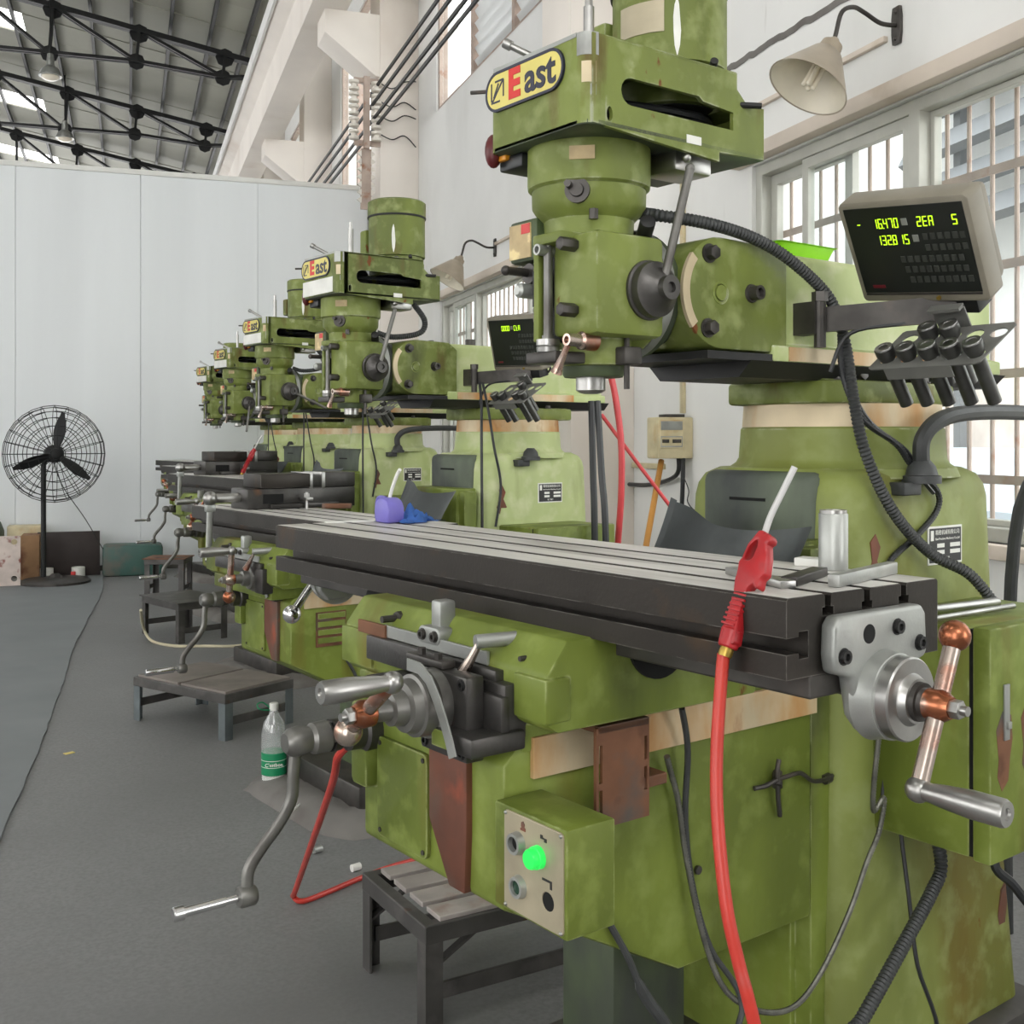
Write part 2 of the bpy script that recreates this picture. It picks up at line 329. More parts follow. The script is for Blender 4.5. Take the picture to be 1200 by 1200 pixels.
# ------------------------------------------------------------------ reference frames
# world: X towards the window wall, Y along the wall. Machine frame: x along the table, y towards the column, origin under the spindle.
MROT = math.radians(-71.86); M1 = (0.7525, 1.7822); PITCH = 2.18
def morg(k): return V(M1[0], M1[1]+PITCH*k, 0)
def mw(k, p):
    c, s = math.cos(MROT), math.sin(MROT); o = morg(k); return V(o.x+c*p[0]-s*p[1], o.y+s*p[0]+c*p[1], p[2])
_s, _c = math.sin(YAW), math.cos(YAW)
def ray(px, py):
    X = (px-600)/FPX; return V(X*_c+_s, -X*_s+_c, (HORIZON-py)/FPX)
def PW(px, py, x=None, y=None, z=None):
    """photo pixel -> world point on a plane of the room"""
    r = ray(px, py); t = x/r.x if x is not None else (y/r.y if y is not None else (z-CAM_H)/r.z)
    return V(r.x*t, r.y*t, CAM_H+r.z*t)
def PM(px, py, x=None, y=None, z=None, k=0):
    """photo pixel -> machine-frame point on a plane of machine k"""
    r = ray(px, py); c, s = math.cos(MROT), math.sin(MROT); o = morg(k)
    ru, rv = r.x*c+r.y*s, -r.x*s+r.y*c; ou, ov = o.x*c+o.y*s, -o.x*s+o.y*c
    t = (x+ou)/ru if x is not None else ((y+ov)/rv if y is not None else (z-CAM_H)/r.z)
    return V(t*ru-ou, t*rv-ov, CAM_H+t*r.z)

# ================================================================== the hall
WX = 2.73; PY = 11.42
struct(part('floor', 'floor', lambda g: g.b(-10, WX+.2, -4, 42, -.15, 0), None))
edge = [(-60, 1130), (-28, 1050), (8, 965), (37, 899), (54, 855), (66, 822), (75, 797), (86, 760), (89, 752), (97, 738), (104, 722), (107, 719), (110, 712), (114, 706), (119, 695), (121, 684), (121, 675)]
def mat_poly(g):
    ep = []
    for i, (a, b_) in enumerate(edge):
        p = PW(a, b_, z=.008); ep.append((p.x, p.y))
    fine = []
    for (x0, y0), (x1, y1) in zip(ep, ep[1:]):
        for k in range(5): fine.append((x0+(x1-x0)*k/5+random.uniform(-.004, .004), y0+(y1-y0)*k/5))
    fine.append(ep[-1])
    g.prism(fine+[(-6, fine[-1][1]), (-6, fine[0][1])], 'z', 0.0005, .009)
tag(part('floor_mat', 'mat_rubber', mat_poly, None, smooth=0), 'long grey rubber sheet with a ragged edge laid along the aisle floor', 'floor mat')

W1 = (0.9, 4.53); W2 = (6.55, 10.0); WZ = (.925, 2.53)
UZ = (4.32, 6.6); UP = [(1.9, 5.1), (6.9, 10.12), (12.0, 15.1), (17, 20.1)]
def rect(a, b_, c, d): return [(a, c), (b_, c), (b_, d), (a, d)]
def wall_b(g):
    holes = [rect(*W1, *WZ), rect(*W2, *WZ), rect(12.2, 15.3, *WZ), rect(-3.2, -.4, *WZ)]+[rect(a, b_, *UZ) for a, b_ in UP]
    g.prism(rect(-4, 42, 0, 8.4), 'x', WX, WX+.22, holes=holes)
wall_r = struct(part('wall_right', 'wall', wall_b, None, smooth=0))
lw = [rect(y, y+3.6, 1.4, 4.9) for y in (-3.4, 1.4, 6.2, 11.9, 16.9, 21.9, 26.9, 31.9, 36.9)]
struct(part('wall_left_unseen', 'wall', lambda g: g.prism(rect(-4, 42, 0, 10.4), 'x', -10, -9.8, holes=lw), None, smooth=0))  # unseen wall added to cut the light from the open side
struct(part('wall_front_unseen', 'wall', lambda g: g.prism(rect(-10, WX+.2, 0, 8.3), 'y', -4.2, -4.0, holes=[rect(-6.5, -2.2, .0, 4.4), rect(-1.2, 2.0, 4.4, 7.2)]), None, smooth=0))  # unseen wall behind the camera, added to lower the ambient light
# cracks with a shape of their own: an old chased channel filled with dark mortar
def chase(g):
    a = PW(842, 88, x=WX); b_ = PW(1000, -8, x=WX); n = 26
    pts = [a.lerp(b_, i/n)+V(-.001, 0, random.uniform(-.006, .006)) for i in range(n+1)]
    g.tube(pts, .017, n=5, sub=2, flat=(.35, 1))
part('channel_scar', 'mortar', chase, wall_r)
def lintel(name, y0, y1):
    o = struct(part(name, 'ledge', lambda g: g.b(WX-.07, WX, y0, y1, 2.535, 2.60, .008), None)); return o
lintel('trim_1', .7, 4.64); lintel('trim_2', 6.4, 10.12)
# pillars with corbels carrying the crane girder
for i, py in enumerate((5.8, 10.8, 15.8, 20.8, 25.8)):
    p = struct(part('trim_%d' % (3+i), 'wall_cream', lambda g: g.b(2.34, WX, 0, .46, 0, 8.2, .006), None, (0, py, 0), key='pillar'))
    part('corbel', 'wall_cream', lambda g: g.prism([(1.8, 5.43), (1.8, 5.2), (2.3, 4.82), (2.345, 4.82), (2.345, 5.43)], 'y', .01, .45, .006), p, key='corbel')
gird = struct(part('trim_8', 'wall_cream', lambda g: g.prism([(1.66, 5.43), (2.02, 5.43), (2.02, 5.86), (2.16, 5.95), (2.16, 6.08), (1.5, 6.08), (1.5, 5.95), (1.66, 5.86)], 'y', 1, 33, .01), None))
part('edge_strip', 'wall', lambda g: g.b(1.47, 1.5, 1, 33, 5.93, 6.1), gird)

# partition of tall white panels
wb = struct(ob('wall_back', None, None, (0, PY, 0)))
seams = [PW(p, 300, y=PY).x for p in (18, 165, 302)]; w_ = (seams[2]-seams[0])/2
xs = [seams[0]+w_*k for k in range(-6, 4)]
for a, b_ in zip(xs, xs[1:]):
    b_ = min(b_, 2.62)
    part('panel', 'partition', lambda g: g.b(a+.0015, b_-.0015, 0, .06, 0.0, 3.82, .002), wb, smooth=0)
part('leak_backing', 'partition', lambda g: g.b(xs[0], 2.62, .061, .075, 0, 3.82), wb, smooth=0)  # sheet added behind the panels to stop light leaking through the seams
part('top_trim', 'partition_trim', lambda g: g.b(xs[0], 2.62, -.012, .07, 3.82, 3.87, .004), wb)
part('base_trim', 'mortar', lambda g: g.b(xs[0], 2.62, -.03, 0, 0, .05, .004), wb)

# roof: sheets, purlins, trusses
RA, RB = 8.72, -.18
def rz(x): return RA+RB*x
ceil_o = struct(ob('ceiling', None, None, (0, 0, 8)))
def rbox(g, x0, x1, y0, y1, dz, th):
    t = bmesh.new(); bmesh.ops.create_cube(t, size=1)
    for v in t.verts:
        x = x0+(v.co.x+.5)*(x1-x0); v.co = V(x, y0+(v.co.y+.5)*(y1-y0), rz(x)-8+dz+(v.co.z+.5)*th)
    g.add(t)
y0 = 22.35-5.6*5; SK = []
while y0 < 42:
    part('roof_sheet', 'roof_sheet', lambda g: rbox(g, -1.85, WX+.3, y0, y0+1.1, 0, .03), ceil_o, smooth=0)
    part('roof_sheet', 'roof_sheet', lambda g: rbox(g, -10, -6.6, y0, y0+1.1, 0, .03), ceil_o, smooth=0)
    for k in range(4):
        part('roof_sheet', 'roof_sheet', lambda g: rbox(g, -10, WX+.3, y0+1.11+k*1.125, y0+1.1+(k+1)*1.125, .012*(k % 2), .03), ceil_o, smooth=0)
    y0 += 5.6
px_ = []
for p in (351, 303, 255, 203, 154, 105, 57, 10):
    r = ray(p, 0); t = (RA-.05-CAM_H)/(r.z-RB*r.x); px_.append(r.x*t)
px_ += [px_[-1]-.74*k for k in range(1, 7)]
for x in px_:
    part('purlin', 'truss_steel', lambda g: rbox(g, x-.028, x+.028, 3, 42, -.11, .11), ceil_o, smooth=0)
def member(g, p, q, w=.05):
    p = Vector(p); q = Vector(q)
    for dy in (-.05, .05): g.beam(p+V(0, dy, 0), q+V(0, dy, 0), w, w, (0, 1, 0))
for i, ty in enumerate((15.8, 20.8, 25.8, 30.8)):
    t = thing('roof_truss', ['dark steel roof truss over the bay just past the white partition', 'dark steel roof truss with doubled chords and gusset plates, first seen above the white partition', 'dark steel roof truss, the middle one seen above the white partition', 'dark steel roof truss peeping lowest over the white partition top'][i], 'truss', (0, ty, 7.5))
    zt = lambda x: rz(x)-.24-7.5
    tn = [(-5.55, zt(-5.55)), (-4.1, zt(-4.1)), (-2.66, zt(-2.66)), (-1.22, zt(-1.22)), (.19, zt(.19)), (1.66, zt(1.66))]
    ln = [(-5.55, .36), (-4.1, .36), (-2.66, .36), (-1.28, .38), (.14, .4), (1.62, .27)]
    part('top_chord', 'truss_steel', lambda g: (member(g, (-9.5, 0, zt(-9.5)), (2.7, 0, zt(2.7)), .09)), t, key='tc', smooth=0)
    part('bottom_chord', 'truss_steel', lambda g: (member(g, (-9.5, 0, .36), (.14, 0, .4), .055), member(g, (.14, 0, .4), (1.62, 0, .27), .055), member(g, (1.62, 0, .27), (2.7, 0, .38), .055)), t, key='bc', smooth=0)
    for j in range(6):
        part('post', 'truss_steel', lambda g: member(g, (tn[j][0], 0, tn[j][1]), (ln[j][0], 0, ln[j][1]), .05), t, key='post%d' % j, smooth=0)
        if j < 5: part('diagonal', 'truss_steel', lambda g: member(g, (tn[j][0], 0, tn[j][1]), (ln[j+1][0], 0, ln[j+1][1]), .05), t, key='diag%d' % j, smooth=0)
        part('gusset', 'truss_steel', lambda g: g.cyl((tn[j][0], -.012, tn[j][1]-.05), (tn[j][0], .012, tn[j][1]-.05), .17, n=8), t, key='gus%d' % j, smooth=0)
        part('gusset', 'truss_steel', lambda g: g.cyl((ln[j][0], -.012, ln[j][1]), (ln[j][0], .012, ln[j][1]), .15, n=8), t, key='gusl%d' % j, smooth=0)
for (a, b_, yy, lab) in ((59, 84, 20.5, 'round glass high-bay lamp hanging below the first truss over the partition'), (76, 158, 25.5, 'round glass high-bay lamp hanging below the middle truss over the partition')):
    c = PW(a, b_, y=yy); t = thing('pendant_lamp', lab, 'lamp', c)
    part('shade', 'cast_grey', lambda g: g.lathe((0, 0, 0), (0, 0, 1), [(-.08, .19), (-.06, .19), (.04, .14), (.1, .07), (.3, .05)], 20), t, key='pshade')
    part('lens', 'bulb_glass', lambda g: g.sph((0, 0, -.08), .15, 14, (1, 1, .5)), t, key='plens')
    part('cord', 'truss_steel', lambda g: g.cyl((0, 0, .28), (0, 0, rz(c.x)-c.z), .015, n=6), t)

# ------------------------------------------------------------------ windows
def sash(root, y0, y1, z0, z1, x, w, name='sash'):
    part(name, 'window_frame', lambda g: g.prism(rect(y0, y1, z0, z1), 'x', x, x+.035, .003, holes=[rect(y0+w, y1-w, z0+w, z1-w)]), root, smooth=0)
    part('pane', 'pane', lambda g: g.b(x+.014, x+.02, y0+w-.005, y1-w+.005, z0+w-.005, z1-w+.005), root, smooth=0)
def window(n, y0, y1, ydiv, lo_bars):
    r = struct(ob('window_%d' % n, None, None, (0, 0, 0)))
    z0, z1 = WZ
    part('frame', 'window_frame', lambda g: g.prism(rect(y0, y1, z0, z1), 'x', WX+.02, WX+.11, .004, holes=[rect(y0+.05, ydiv-.03, z0+.05, z1-.05), rect(ydiv+.03, y1-.05, z0+.05, z1-.05)]), r, smooth=0)
    a, b_ = ydiv+.03, y1-.05; m = (a+b_)/2
    sash(r, a, m+.2, z0+.05, z1-.05, WX+.03, .045); sash(r, m-.1, b_, z0+.05, z1-.05, WX+.07, .05)
    a, b_ = y0+.05, ydiv-.03; n_ = max(1, round((b_-a)/1.15)); st = (b_-a)/n_
    for k in range(n_): sash(r, a+st*k, a+st*(k+1), z0+.05, z1-.05, WX+.07, .022)
    part('sill', 'ledge', lambda g: g.b(WX-.04, WX+.2, y0-.03, y1+.03, z0-.05, z0, .006), r)
    y = y0+.1
    while y < y1-.05:
        part('security_bar', 'bar_paint', lambda g: g.cyl((WX+.16, y, z0+.01), (WX+.16, y, z1-.01), .0085, n=8), r)
        y += .115
    for z in (1.13, 1.5, 1.88, 2.22):
        part('security_rail', 'bar_paint', lambda g: g.b(WX+.147, WX+.155, y0+.01, y1-.01, z-.016, z+.016), r, smooth=0)
    return r
window(1, *W1, 3.43, 0); window(2, *W2, 8.95, 0)
window(3, 12.2, 15.3, 14.2, 0)
for n, (a, b_) in enumerate(UP):
    r = struct(ob('window_%d' % (4+n), None, None, (0, 0, 0)))
    k = 3; st = (b_-a)/k
    part('frame', 'bar_paint', lambda g: g.prism(rect(a, b_, *UZ), 'x', WX+.02, WX+.1, holes=[rect(a+st*j+.035, a+st*(j+1)-.035, UZ[0]+.04, UZ[1]-.04) for j in range(k)]), r, smooth=0)
    for j in range(k):
        ya, yb = a+st*j+.04, a+st*(j+1)-.04
        if j == k-1: part('pane', 'pane', lambda g: g.b(WX+.05, WX+.056, ya, yb, UZ[0]+.04, UZ[1]-.04), r, smooth=0); continue
        z = UZ[0]+.06
        while z < UZ[1]-.1 and n < 2:
            part('louver', 'outside_white', lambda g: g.b(-.05, .05, ya, yb, -.003, .003), r, (WX+.06, 0, z+.03), (0, math.radians(58), 0), key='louv%d_%d' % (n, j), smooth=0)
            z += .105

# ------------------------------------------------------------------ outside the windows
tag(part('yard', 'ground_out', lambda g: g.b(WX+.22, 60, -20, 60, -.3, -.02), None, smooth=0), 'pale concrete yard outside the windows', 'yard')
# neighbouring building with a slatted stair screen, seen through the near window
pb = PW(1130, 160, x=8.0)
nb = thing('neighbour_building', 'pale building with grey slatted screen outside the barred window', 'building', (8.0, pb.y, 0))
part('facade', 'outside_white', lambda g: g.b(.6, 3.4, -7, 30, 0, 7.5), nb, smooth=0)
for k in range(10):
    part('slat', 'outside_grey', lambda g: g.b(-.06, .06, -4.2, 1.1, -.13, .13, mx=Matrix.Rotation(math.radians(-4), 4, 'X')), nb, (.2, 0, pb.z-.75+k*.42), (0, math.radians(30), 0), key='nslat', smooth=0)
for yy in (-3.0, -1.3, .4): part('screen_post', 'outside_grey', lambda g: g.b(.25, .35, yy-.05, yy+.05, 0, 6.5), nb, smooth=0)
part('brick_base', 'brick_washed', lambda g: g.b(.5, .6, -7, 10, .2, 1.9), nb, smooth=0)
tp = PW(1150, 560, x=5.2)
def tarp(g):
    t = bmesh.new(); pr = [(-.9, -.12), (-.7, .7), (-.1, 1.1), (.55, .7), (.8, -.12)]; R = []
    for i in range(9):
        f = i/8; R.append([t.verts.new((p[0]*.7+.02*math.sin(i*2+p[1]*5), -1.6+f*2.6, tp.z+.1+(p[1]-1)*.93*(1+.06*math.sin(i*1.7)))) for p in pr])
    for a, b_ in zip(R, R[1:]):
        for k in range(4): t.faces.new((a[k], a[k+1], b_[k+1], b_[k]))
    t.faces.new(R[0]); t.faces.new(R[-1][::-1]); g.add(t)
tag(part('tarpaulin', 'tarp_washed', tarp, None, (5.2, tp.y, 0)), 'blue tarpaulin draped over a heap outside the barred window', 'tarpaulin')

# ================================================================== the milling machines
def hexbolt(g, p, d, r=.011, L=.012):
    p = Vector(p); d = Vector(d).normalized(); g.cyl(p, p+d*.003, r*1.35, n=16); g.cyl(p, p+d*L, r, n=6, bev=.0012)
def capscrew(g, p, d, r=.008, L=.006):
    p = Vector(p); d = Vector(d).normalized(); g.lathe(p, d, [(0, r*1.25), (.001, r*1.25), (.001, r), (L, r), (L, r*.55), (L-.004, r*.5)], 14)
def sect(hw, y0, y1, z, r, n=8): return [(x, y, z) for x, y in rrect(-hw, hw, y0, y1, r, n)]
def cring(cy, r, z, m=36):
    base = rrect(-1, 1, -1, 1, .99, 8); k = len(base)
    return [(r*math.cos(-PI/2+2*PI*(i+.5)/k)*1, cy+r*math.sin(-PI/2+2*PI*(i+.5)/k), z) for i in range(k)]
SEG = {'0': 'abcdef', '1': 'bc', '2': 'abged', '3': 'abgcd', '4': 'fgbc', '5': 'afgcd', '6': 'afgedc', '7': 'abc', '8': 'abcdefg', '9': 'abcdfg', '-': 'g', 'Z': 'abged', 'E': 'afged', 'R': 'abcefg', 'S': 'afgcd', 'C': 'afed', 'T': 'fged', ' ': ''}
def seg_digit(g, ch, x, z, w, h, y=-.0012):
    t = w*.2; s_ = SEG[ch]; sl = .12*h
    def q(x0, x1, z0, z1):
        t_ = bmesh.new(); bmesh.ops.create_cube(t_, size=1)
        for v in t_.verts:
            zz = z0+(v.co.z+.5)*(z1-z0); v.co = V(x+x0+(v.co.x+.5)*(x1-x0)+(zz/h)*sl*.6, y+(v.co.y)*.0006, z+zz)
        g.add(t_)
    e = t*.35
    if 'a' in s_: q(e, w-e, h-t, h)
    if 'g' in s_: q(e, w-e, h/2-t/2, h/2+t/2)
    if 'd' in s_: q(e, w-e, 0, t)
    if 'f' in s_: q(0, t, h/2+e, h-e)
    if 'b' in s_: q(w-t, w, h/2+e, h-e)
    if 'e' in s_: q(0, t, e, h/2-e)
    if 'c' in s_: q(w-t, w, e, h/2-e)

TY = -.073; TZ = 1.091           # table centre line and top (machine 1)
def ball_crank(root, name, loc, rot, up, dn, tilt, m_ball='copper', m_arm='worn_copper', bigball=.019):
    """a balanced hand crank turning about its own x axis: hub, arm, counter ball, grip"""
    c = part(name, m_ball, lambda g: (g.lathe((0, 0, 0), (1, 0, 0), [(-.016, .0135), (-.012, .019), (.006, .02), (.018, .013)], 20)), root, loc, rot, key='crankhub')
    part('arm', m_arm, lambda g: (g.cyl((0, 0, -dn), (0, 0, up), .0105, .0105, n=16)), c, key='arm%.3f%.3f' % (up, dn))
    part('ball', m_ball, lambda g: g.sph((0, 0, up+.008), bigball, 20), c, key='ball%.3f%.3f' % (up, bigball))
    part('grip', 'steel', lambda g: (g.sph((0, 0, -dn), .0155, 16), g.lathe((0, 0, -dn), (1, 0, 0), [(0, .012), (.016, .011), (.03, .013), (.065, .016), (.104, .016), (.108, .014), (.108, .007), (.105, .006)], 20)), c, key='grip%.3f' % dn)
    part('nut', 'steel', lambda g: (g.cyl((.016, 0, 0), (.03, 0, 0), .0115, n=6, bev=.001), g.cyl((.03, 0, 0), (.038, 0, 0), .006, n=12)), c, key='cranknut')
    return c

def milling_machine(k, label, kz=0, tx=-.0725, ty=0, near=True, crank=(0, 0, 0, 0), qlever=0, sign=True, seed=0, tall=0, gdz=0):
    R = thing('milling_machine', label, 'milling machine', morg(k), MROT, 'green knee-type milling machines in a row')
    K = 'm'
    P = lambda name, m, f, loc=(0, 0, 0), rot=(0, 0, 0), parent=R, key=None, smooth=35: part(name, m, f, parent, loc, rot, K+(key or name), smooth)
    # ---- base, column, neck
    P('base', 'dark_metal', lambda g: (g.b(-.26, .29, -.13, 1.02, 0, .125, .012)))
    def col(g):
        rg = [sect(.245, .40, .99, .12, .05), sect(.225, .41, .97, .5, .06), sect(.217, .43, .96, .9, .07), sect(.213, .44, .955, 1.16, .08),
              sect(.21, .443, .952, 1.185, .085), sect(.2, .45, .945, 1.205, .09), sect(.18, .465, .93, 1.218, .1)]
        g.loft(rg)
    cm = 'green_mid' if k == 0 else 'green_pale_lit'  # one column paint in two tones, window light painted into the paler
    P('column', cm, col)
    P('column_neck', cm, lambda g: g.lathe((0, .70, 0), (0, 0, 1), [(1.2, .235), (1.218, .228), (1.226, .216), (1.236, .21), (1.296, .206), (1.302, .2)], 48))
    P('column_way', 'green_knee', lambda g: (g.b(-.15, .15, .352, .46, .12, 1.09, .006), g.b(-.185, .185, .365, .42, .12, 1.08, .005)))
    P('front_cover', 'grime_green', lambda g: (g.b(-.14, .14, .425, .52, .95, 1.213, .022, 3),))
    P('oil_slot', 'void_black', lambda g: g.b(-.06, .03, .423, .43, 1.155, 1.161))
    P('knee_pedestal', 'green_dark', lambda g: (g.b(-.05, .085, -.02, .15, .12, .45, .008),))
    # swivel ring, turret, ram
    P('swivel_ring', 'rusty_way', lambda g: g.lathe((0, .70, 0), (0, 0, 1), [(1.3, .203), (1.345, .2)], 48))
    tb = P('turret', 'green', lambda g: (g.prism([(-.125, .49), (.118, .49), (.15, .56), (.15, .86), (.12, .93), (-.12, .93), (-.15, .86), (-.15, .56)], 'z', 1.345, 1.39, .008), g.b(-.125, .105, .5, .92, 1.385, 1.42, .004)))
    P('turret_bolt', 'dark_metal', lambda g: (hexbolt(g, (.1, .55, 1.39), (0, 0, 1)),), parent=tb, key='tbolt1'); P('turret_bolt', 'dark_metal', lambda g: (hexbolt(g, (.105, .62, 1.405), (1, 0, .1), .014),), parent=tb, key='tbolt2')
    P('turret_bolt', 'dark_metal', lambda g: (hexbolt(g, (.13, .80, 1.39), (0, 0, 1)),), parent=tb, key='tbolt3')
    P('ram_slide', 'black', lambda g: (g.prism([(-.1, 1.388), (.1, 1.388), (.13, 1.417), (-.13, 1.417)], 'y', .27, 1.12), g.b(-.127, .127, .16, .37, 1.416, 1.43)))
    ram = P('ram', 'green_pale_lit', lambda g: (g.prism([(-.13, 1.417), (.13, 1.417), (.13, 1.446), (.105, 1.452), (.105, 1.612), (.09, 1.625), (-.09, 1.625), (-.105, 1.612), (-.105, 1.452), (-.13, 1.446)], 'y', .33, 1.10, .004),))
    P('scale_strip', 'rusty_way', lambda g: g.b(.13, .132, .372, .93, 1.419, 1.445), parent=ram, smooth=0)
    P('lifting_bolt', 'dark_metal', lambda g: g.cyl((.0, .52, 1.62), (0, .52, 1.655), .02, n=16, bev=.003), parent=ram)
    P('lifting_bolt', 'dark_metal', lambda g: g.cyl((-.06, .38, 1.62), (-.06, .38, 1.648), .011, n=16, bev=.002), parent=ram, key='lb2')
    # ram adapter (knuckle) with bolts and degree scale
    def knuckle(g):
        pr = [(.20+.098*math.cos(a), 1.531+.098*math.sin(a)) for a in [PI*.5+PI*i/18 for i in range(19)]]
        g.prism([(.375, 1.433)]+[(.375, 1.6), (.34, 1.626)]+pr, 'x', -.12, .125, .006)
    kn = P('ram_adapter', 'green', knuckle)
    P('pivot_pin', 'green', lambda g: g.lathe((.122, .195, 1.531), (1, 0, 0), [(0, .02), (.004, .02), (.004, .016), (.003, .0155), (.003, .014), (.006, .0135)], 24), parent=kn)
    for i, (y, z) in enumerate(((.165, 1.597), (.162, 1.468), (.275, 1.536))):
        P('adapter_bolt', 'dark_metal', lambda g: (g.lathe((.125, y, z), (1, 0, 0), [(0, .017), (.004, .016), (.004, .013), (.022, .013), (.022, .008), (.014, .007)], 20) if i == 2 else hexbolt(g, (.125, y, z), (1, 0, 0), .0125, .018)), parent=kn, key='abolt%d' % i)
    def arc(g):
        o = [(.2+.1*math.cos(a), 1.531+.1*math.sin(a)) for a in [math.radians(140+80*i/16) for i in range(17)]]
        n_ = [(.2+.083*math.cos(a), 1.531+.083*math.sin(a)) for a in [math.radians(220-80*i/16) for i in range(17)]]
        g.prism(o+n_, 'x', .12, .127)
    P('degree_scale', 'rusty_way', arc, parent=kn)
    # ---- head
    hd = P('head', 'green', lambda g: (g.b(.0, .115, -.083, .07, 1.445, 1.615, .012), g.b(-.085, .01, -.045, .07, 1.435, 1.62, .01), g.cyl((.02, .0, 1.40), (.02, 0, 1.455), .06, n=32, bev=.004),
                                     g.lathe((0, 0, 0), (0, 0, 1), [(1.59, .082), (1.62, .076), (1.648, .078), (1.66, .09), (1.672, .098), (1.705, .099)], 40),
                                     g.lathe((0, .0, 1.531), (0, 1, 0), [(.04, .09), (.062, .105), (.078, .112)], 40)))
    P('head_flange', 'green', lambda g: g.lathe((0, 0, 0), (0, 0, 1), [(1.7, .1), (1.704, .105), (1.712, .106), (1.775, .106)], 48), parent=hd)
    P('tilt_ring', 'cast_grey', lambda g: g.lathe((0, 0, 1.531), (0, 1, 0), [(.078, .113), (.09, .115), (.095, .115)], 48), parent=hd)
    P('tilt_disc', 'green_dark', lambda g: g.lathe((0, 0, 1.531), (0, 1, 0), [(.095, .112), (.11, .112), (.125, .1), (.15, .09)], 48), parent=hd)
    P('quill_collar', 'green_dark', lambda g: g.lathe((.012, 0, 0), (0, 0, 1), [(1.382, .05), (1.387, .053), (1.402, .053), (1.405, .05)], 36), parent=hd)
    P('spindle_nose', 'steel', lambda g: g.lathe((.005, 0, 0), (0, 0, 1), [(1.354, .013), (1.356, .019), (1.36, .0255), (1.384, .0255)], 28), parent=hd)
    a = math.radians(-52); nx, ny = math.cos(a), math.sin(a)
    P('feed_gear_disc', 'dark_metal', lambda g: (g.lathe((nx*.094, ny*.094, 1.685), (nx, ny, 0), [(0, .021), (.008, .021), (.008, .012), (.014, .011)], 24), g.cyl((nx*.1-.01, ny*.1-.006, 1.692), (nx*.125-.01, ny*.125-.006, 1.692), .006, n=12)), parent=hd)
    a2 = math.radians(-47); mx_ = Matrix.Translation((math.cos(a2)*.1055, math.sin(a2)*.1055, 1.745)) @ Matrix.Rotation(a2+PI/2, 4, 'Z')
    P('label_tag', 'tag_tan', lambda g: g.b(-.021, .021, -.002, .0, -.011, .011, mx=mx_), parent=hd, smooth=0)
    # front: depth stop rod, nuts, clamps
    P('depth_screw', 'crank_grey', lambda g: (g.cyl((.002, -.092, 1.425), (.002, -.092, 1.605), .008, n=14), g.cyl((.002, -.092, 1.437), (.002, -.092, 1.45), .0105, n=14)), parent=hd)
    P('stop_nut', 'steel', lambda g: g.lathe((.002, -.092, 0), (0, 0, 1), [(1.422, .019), (1.43, .02), (1.431, .018), (1.433, .02), (1.443, .02)], 24), parent=hd)
    P('stop_bracket', 'dark_metal', lambda g: g.b(-.03, .05, -.115, -.04, 1.402, 1.421, .003), parent=hd)
    P('rod_guide', 'green', lambda g: (g.b(-.02, .055, -.108, -.05, 1.6, 1.618, .003), g.b(-.028, -.014, -.1, -.088, 1.44, 1.6, .002)), parent=hd)
    P('guide_slot', 'black', lambda g: (g.b(-.013, .02, -.07, -.043, 1.44, 1.6), g.b(-.03, -.026, -.1, -.05, 1.5, 1.56)), parent=hd, smooth=0)
    for i, (x, y, z) in enumerate(((.062, -.083, 1.594), (.062, -.083, 1.487))):
        P('clamp_bolt', 'dark_metal', lambda g: g.cyl((x, y, z), (x, y-.034, z), .0115, n=6, bev=.002), parent=hd, key='cb%d' % i)
    P('stop_knob', 'cast_grey', lambda g: g.lathe((.0, -.07, 1.592), (0, -1, 0), [(0, .009), (.045, .0095), (.045, .006), (.035, .005)], 18), parent=hd)
    lv = P('quill_lock', 'worn_copper', lambda g: (g.lathe((.075, -.083, 1.437), (0, -1, 0), [(-.03, .016), (.0, .015), (.004, .011), (.03, .01), (.03, .006), (.024, .005)], 18)), parent=hd)
    P('lock_lever', 'worn_copper', lambda g: g.tube([(.07, -.105, 1.43), (.056, -.108, 1.405), (.045, -.11, 1.385)], lambda u: .005+.006*u*u, n=10), parent=hd)
    P('micrometer_rod', 'dark_metal', lambda g: (g.cyl((.085, .01, 1.36), (.085, .01, 1.455), .005, n=10), g.b(.066, .103, -.01, .03, 1.4, 1.43, .004)), parent=hd)
    P('gear_case', 'green_dark', lambda g: (g.b(-.13, -.05, -.075, .05, 1.585, 1.66, .008),), parent=hd)
    P('case_plate', 'tag_tan', lambda g: g.b(-.125, -.065, -.0775, -.075, 1.592, 1.652), parent=hd, smooth=0)
    P('case_print', 'sign_red', lambda g: g.b(-.09, -.066, -.0785, -.0773, 1.634, 1.651), parent=hd, smooth=0)
    P('trip_knob', 'dark_metal', lambda g: (g.lathe((-.08, -.03, 1.565), (0, -1, 0), [(0, .028), (.02, .028), (.024, .02), (.04, .018)], 20), g.cyl((-.085, -.06, 1.567), (-.085, -.115, 1.567), .0075, n=12), g.sph((-.085, -.115, 1.567), .009, 10)), parent=hd, key='trip1')
    P('trip_knob', 'cast_grey', lambda g: g.lathe((-.055, -.035, 1.53), (0, -1, 0), [(0, .012), (.02, .012), (.022, .0135), (.075, .0125), (.08, .008)], 18), parent=hd, key='trip2')
    P('trip_knob', 'dark_metal', lambda g: (g.lathe((-.04, -.045, 1.497), (0, -1, 0), [(0, .011), (.035, .0115), (.04, .008)], 16), g.cyl((-.038, -.07, 1.49), (-.032, -.075, 1.455), .006, n=10)), parent=hd, key='trip3')
    P('tilt_screw', 'black', lambda g: (g.cyl((.07, .06, 1.615), (.11, .035, 1.64), .0135, n=14, bev=.002), g.cyl((.02, .075, 1.632), (.07, .06, 1.615), .011, n=12)), parent=hd)
